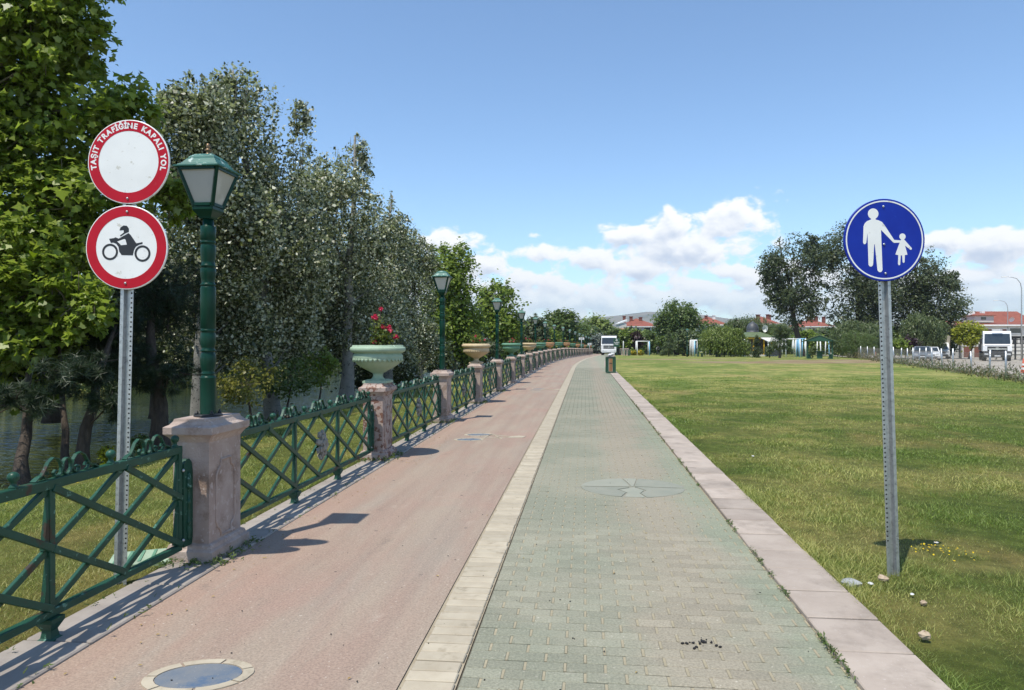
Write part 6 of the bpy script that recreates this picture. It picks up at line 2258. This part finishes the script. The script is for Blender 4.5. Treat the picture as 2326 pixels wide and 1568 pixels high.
# ------------------------------------------------------------------ small things on the ground
sb = thing('drain_cover', 'pale green cover slab in the grass behind the first pillar', 'cover', Vector((ax(322, 5.25), 5.25, gz(ax(322, 5.25), 5.25) + .012)), R(20))
MB().box((0, 0, 0), (.42, .34, .05), bev=.01).build('slab', M['urn_green'], sb)
for k in range(5):
    MB().box((-.16 + .08 * k, 0, .027), (.02, .28, .008)).build('rib', M['urn_dark'], sb)


def stone(x, y, r, mat, label, flat=.6, name='stone', cat='stone', dz=0.0, buried=0.0):
    Y = F * CAMH / (y - HY)
    mb_ = MB()
    rr_ = random.Random(int(x))
    vs, fs = [], []
    n_, m_ = 9, 5
    for i in range(m_ + 1):
        ph = math.pi * i / m_ - math.pi / 2
        for k in range(n_):
            th = 2 * math.pi * k / n_
            q = r * rr_.uniform(.78, 1.12)
            vs.append((q * math.cos(ph) * math.cos(th) * 1.2, q * math.cos(ph) * math.sin(th), q * flat * math.sin(ph)))
    for i in range(m_):
        for k in range(n_):
            a, b2 = i * n_ + k, i * n_ + (k + 1) % n_
            fs.append((a, b2, b2 + n_, a + n_))
    mb_.add(vs, fs, sm=False)
    X = ax(x, Y)
    o = mb_.build(name, mat, None, (X, Y, gz(X, Y) + r * flat * .6 + dz), rr_.uniform(0, 3))
    return tag(o, label, cat)


stone(2005, 1323, .036, M['rock'], 'small beige stone at the foot of the blue sign post', .7, dz=.01)
stone(1932, 1331, .062, M['rock_grey'], 'grey half buried rock beside the kerb', .5)
stone(2100, 1458, .028, M['rock'], 'beige stone in the grass near the bottom corner', .9, dz=.02)
stone(2098, 1377, .02, M['rock'], 'tiny beige stone between sign post and corner stone', .8, dz=.01)
stone(1977, 1334, .016, M['paper'], 'crumpled white scrap between rock and sign post', .5, 'paper_scrap', 'litter', .02)
stone(2072, 1358, .013, M['paper'], 'white scrap in the grass right of the sign post foot', .4, 'paper_scrap', 'litter', .02)
stone(2127, 1242, .018, M['paper'], 'white scrap beside the yellow flowers', .3, 'paper_scrap', 'litter', .03)
stone(1710, 1040, .02, M['paper'], 'white scrap farther out on the lawn', .4, 'paper_scrap', 'litter', .02)

# crumbs and dry leaves on the paths
mb = MB()
for k in range(170):
    if k < 26:
        u, s, r = .62 + random.gauss(0, .05), 3.9 + random.gauss(0, .03), random.uniform(.002, .008)
    else:
        u, s, r = random.uniform(-2.55, 1.2), 3.2 + random.random() ** 1.6 * 12, random.uniform(.0015, .004)
    p = PT(u, s)
    mb.box((p.x, p.y, .003 + r * .4), (r * 2.2, r * 1.5, r), rz=random.uniform(0, 3))
tag(mb.build('debris', M['char']), 'dark crumbs scattered over the two paths', 'debris', kind='stuff')
mb = MB()
for k in range(120):
    if k < 90:
        u, s = -2.55 + abs(random.gauss(0, .18)), 3 + random.random() * 9
    else:
        u, s = random.uniform(-2.4, 1.2), 3.2 + random.random() * 9
    p = PT(u, s)
    r = random.uniform(.006, .016)
    mb.add([(-r, 0, 0), (0, -r * .4, .004), (r, 0, .001), (0, r * .4, .005)], [(0, 1, 2, 3)], Matrix.Translation((p.x, p.y, .004)) @ Matrix.Rotation(random.uniform(0, 6), 4, 'Z'))
tag(mb.build('fallen_leaves', pm('dry_leaf', (.40, .30, .08), (.30, .18, .06), 20, .8)), 'dry leaf scraps blown along the cycle path', 'leaf litter', kind='stuff')


# ------------------------------------------------------------------ grass
def gz_np(X, Y):
    S = X * SA + Y * CA
    U = X * CA - Y * SA
    z = -.011 * np.maximum(0, np.minimum(S, 150) - 70)
    t = np.clip((U + 5.4) / -1.3, 0, 1)
    return z - .16 * t * t * (3 - 2 * t) + .018 * np.sin(X * 2.1 + .7 * Y) * np.sin(Y * 1.7 - .4 * X)


def blades(X, Y, h, wd, lean, name):
    n = len(X)
    a = rng.uniform(0, 2 * np.pi, n)
    z = gz_np(X, Y)
    b0 = rng.uniform(0, 2 * np.pi, n)
    lx, ly = np.cos(b0) * lean * h, np.sin(b0) * lean * h
    V = np.empty((n, 3, 3))
    V[:, 0] = np.stack([X - np.cos(a) * wd, Y - np.sin(a) * wd, z - .01], 1)
    V[:, 1] = np.stack([X + np.cos(a) * wd, Y + np.sin(a) * wd, z - .01], 1)
    V[:, 2] = np.stack([X + lx, Y + ly, z + h], 1)
    return V


def scatter(umin, umax, y0, y1, dens, ref):
    out = []
    edges = np.geomspace(y0, y1, 26)
    for a, b2 in zip(edges[:-1], edges[1:]):
        ym = (a + b2) / 2
        d = dens * min(1.0, (ref / ym) ** 2)
        n = int(d * (umax - umin) * (b2 - a))
        n = min(n, 90000)
        U = rng.uniform(umin, umax, n)
        S = rng.uniform(a, b2, n)
        X, Y = U * CA + S * SA, S * CA - U * SA
        k = (np.abs(X) < .74 * Y + .25) & (Y > 2.4)
        out.append(np.stack([X[k], Y[k]], 1))
    return np.concatenate(out)


V = []
pr = scatter(U_KERB1 + .01, 24, 2.4, 34, 7000, 5.0)
pl_ = scatter(BANK + .02, U_FOOT0 - .02, 2.6, 26, 6500, 5.0)
pe = scatter(U_KERB1 - .01, U_KERB1 + .10, 2.4, 30, 9000, 5.0)
for pts, hh in ((pr, .026), (pl_, .026), (pe, .045)):
    X, Y = pts[:, 0], pts[:, 1]
    n = len(X)
    clump = .75 + .5 * np.sin(X * 3.3 + np.sin(Y * 2.2)) * np.sin(Y * 2.9 + np.sin(X * 1.7))
    h = hh * (1 + .35 * rng.normal(size=n)).clip(.35, 2.2) * (clump.clip(.5, 1.3))
    wd = .0022 * np.maximum(1, Y / 5.0) * rng.uniform(.7, 1.4, n)
    V.append(blades(X, Y, h, wd, rng.uniform(.4, 2.2, n), 'grass'))
# longer tufts in the lawn near the camera
tc_ = scatter(U_KERB1 + .02, 6, 2.4, 12, 4, 6.0)
tx = np.repeat(tc_, 60, axis=0) + rng.normal(size=(len(tc_) * 60, 2)) * .05
n = len(tx)
V.append(blades(tx[:, 0], tx[:, 1], .052 * rng.uniform(.5, 1.4, n), .0022 * np.maximum(1, tx[:, 1] / 5) * rng.uniform(.8, 1.3, n), rng.uniform(.3, 1.1, n), 'g'))
V = np.concatenate(V)
me = bpy.data.meshes.new('grass')
N = len(V)
me.vertices.add(N * 3)
me.vertices.foreach_set('co', V.reshape(-1).astype(np.float32))
me.loops.add(N * 3)
me.loops.foreach_set('vertex_index', np.arange(N * 3, dtype=np.int32))
me.polygons.add(N)
me.polygons.foreach_set('loop_start', (np.arange(N) * 3).astype(np.int32))
me.attributes.new('v', 'FLOAT', 'FACE').data.foreach_set('value', rng.random(N).astype(np.float32))
me.materials.append(M['grass'])
me.update(calc_edges=True)
tag(link('grass', me), 'mown lawn grass with straw coloured patches', 'grass', kind='stuff')
print('grass blades', N)

# weeds in the joint between pavers and kerb, at pillar feet and along the chain link fence
cs = []
for k in range(70):
    s = 3 + random.random() * 17
    cs += [(PT(U_KERB0 + random.gauss(0, .006), s + random.gauss(0, .05)), .020) for _ in range(random.randint(4, 16))]
for i in range(1, 6):
    s = 5.2 + GAP * (i - 1)
    for _ in range(150):
        q = random.random()
        if q < .5:
            u_, s_ = U_FENCE + HYP + abs(random.gauss(0, .05)), s + random.uniform(-.32, .35)
        else:
            u_, s_ = random.uniform(U_FENCE - .2, U_FENCE + .25), s - HX - abs(random.gauss(0, .08))
        cs.append((PT(u_, s_), .032))
for _ in range(300):
    s = 3 + random.random() * 14
    cs.append((PT(U_FOOT1 + random.gauss(0, .02), s + random.gauss(0, .03)) if random.random() < .5 else PT(U_FOOT0 + abs(random.gauss(0, .05)), s), .026))
P3 = np.array([tuple(c[0]) for c in cs])
sz = np.array([c[1] for c in cs])
P3[:, 2] = .012 + rng.random(len(cs)) * sz
o = leaf_mesh('joint_weeds', P3, rng.normal(size=(len(cs), 3)) * .8 + np.array([0, 0, .7]), sz * rng.uniform(.8, 1.9, len(cs)), SPRIG, LM['green'])
tag(o, 'small weeds in paving joints and at the pillar feet', 'weeds', kind='stuff')

n = 3000
q = rng.random(n) * 60 - 5
dd_ = rng.normal(size=n) * .45 + .1
X, Y = FLX + FDX * q + FDY * dd_, FLY + FDY * q - FDX * dd_
hh = rng.random(n) ** 2.2 * .7 * (.5 + .5 * np.abs(np.sin(q * .9) * np.sin(q * .37 + 1)))
P3 = np.stack([X, Y, -.02 + hh], 1)
o = leaf_mesh('fence_weeds', P3, rng.normal(size=(n, 3)) + np.array([0, -.4, .2]), rng.uniform(.10, .26, n), LONG, LM['weed'], None, rng.normal(size=(n, 3)) * .5 + np.array([0, 0, 1.0]))
tag(o, 'tall dry weeds along the chain link fence', 'weeds', kind='stuff')
n = 1500
q = rng.random(n) * 40 - 5
dd_ = rng.normal(size=n) * .4 + .2
X, Y = FLX + FDX * q + FDY * dd_, FLY + FDY * q - FDX * dd_
P3 = np.stack([X, Y, rng.random(n) ** 1.5 * .5 * (.4 + .6 * np.abs(np.sin(q * .7)))], 1)
o = leaf_mesh('fence_greenery', P3, rng.normal(size=(n, 3)) + np.array([0, -.3, .5]), rng.uniform(.08, .2, n), SPRIG, LM['willow_dark'])
tag(o, 'green weeds growing through the chain link fence', 'weeds', kind='stuff')


def flowers(n, cx, cy, sx, sy, z, label):
    P = np.stack([cx + rng.normal(size=n) * sx, cy + rng.normal(size=n) * sy, np.full(n, z)], 1)
    P[:, 2] += gz_np(P[:, 0], P[:, 1])
    o = leaf_mesh('yellow_flowers', P, rng.normal(size=(n, 3)) * .3 + np.array([0, -.3, 1]), rng.uniform(.012, .022, n), OVAL, LM['yellow_petal'])
    return tag(o, label, 'flowers', kind='stuff')


flowers(46, 3.28, 5.38, .13, .12, .06, 'small yellow flowers in the grass right of the sign post')
p = PT(-6.2, 9.5)
n = 420
uu, ss_ = rng.normal(size=n) * .35 - 6.3, rng.uniform(6, 16, n)
P3 = np.array([tuple(PT(a, b)) for a, b in zip(uu, ss_)])
P3[:, 2] = gz_np(P3[:, 0], P3[:, 1]) + .05
tag(leaf_mesh('bank_flowers', P3, rng.normal(size=(n, 3)) * .3 + np.array([0, -.3, 1]), rng.uniform(.02, .035, n), OVAL, LM['yellow_petal']), 'yellow flowers sprinkled along the near bank', 'flowers', kind='stuff')

# ------------------------------------------------------------------ far hill
mb = MB()
vs, fs = [], []
nx = 60
prof = lambda x: 95 + 45 * math.exp(-((x - 900) / 500) ** 2) + 25 * math.sin(x / 330.0) + 9 * math.sin(x / 97.0)
for j, (dy, k) in enumerate(((0, 0), (300, .45), (700, .85), (1100, 1.0), (2200, .5))):
    for i in range(nx):
        x = -3500 + i * 150
        vs.append((x, 2600 + dy, -3 + prof(x) * k))
for j in range(4):
    for i in range(nx - 1):
        a = j * nx + i
        fs.append((a, a + 1, a + nx + 1, a + nx))
mb.add(vs, fs, sm=True)
tag(mb.build('hills', M['hill']), kind='structure')

# ------------------------------------------------------------------ the air between here and the hills
hz = MB().box((0, 2400, 118), (9000, 6200, 250)).build('haze', None)
hz.data.materials.clear()
hm = bpy.data.materials.new('haze')
hm.use_nodes = True
HT_ = NT(hm.node_tree)
HT_.n.clear()
pv_ = HT_.new('ShaderNodeVolumePrincipled')
pv_.inputs['Color'].default_value = (.80, .88, 1.0, 1)
pv_.inputs['Density'].default_value = .00016
pv_.inputs['Anisotropy'].default_value = .2
ho = HT_.new('ShaderNodeOutputMaterial')
HT_.l.new(pv_.outputs[0], ho.inputs['Volume'])
hz.data.materials.append(hm)
tag(hz, kind='stuff')
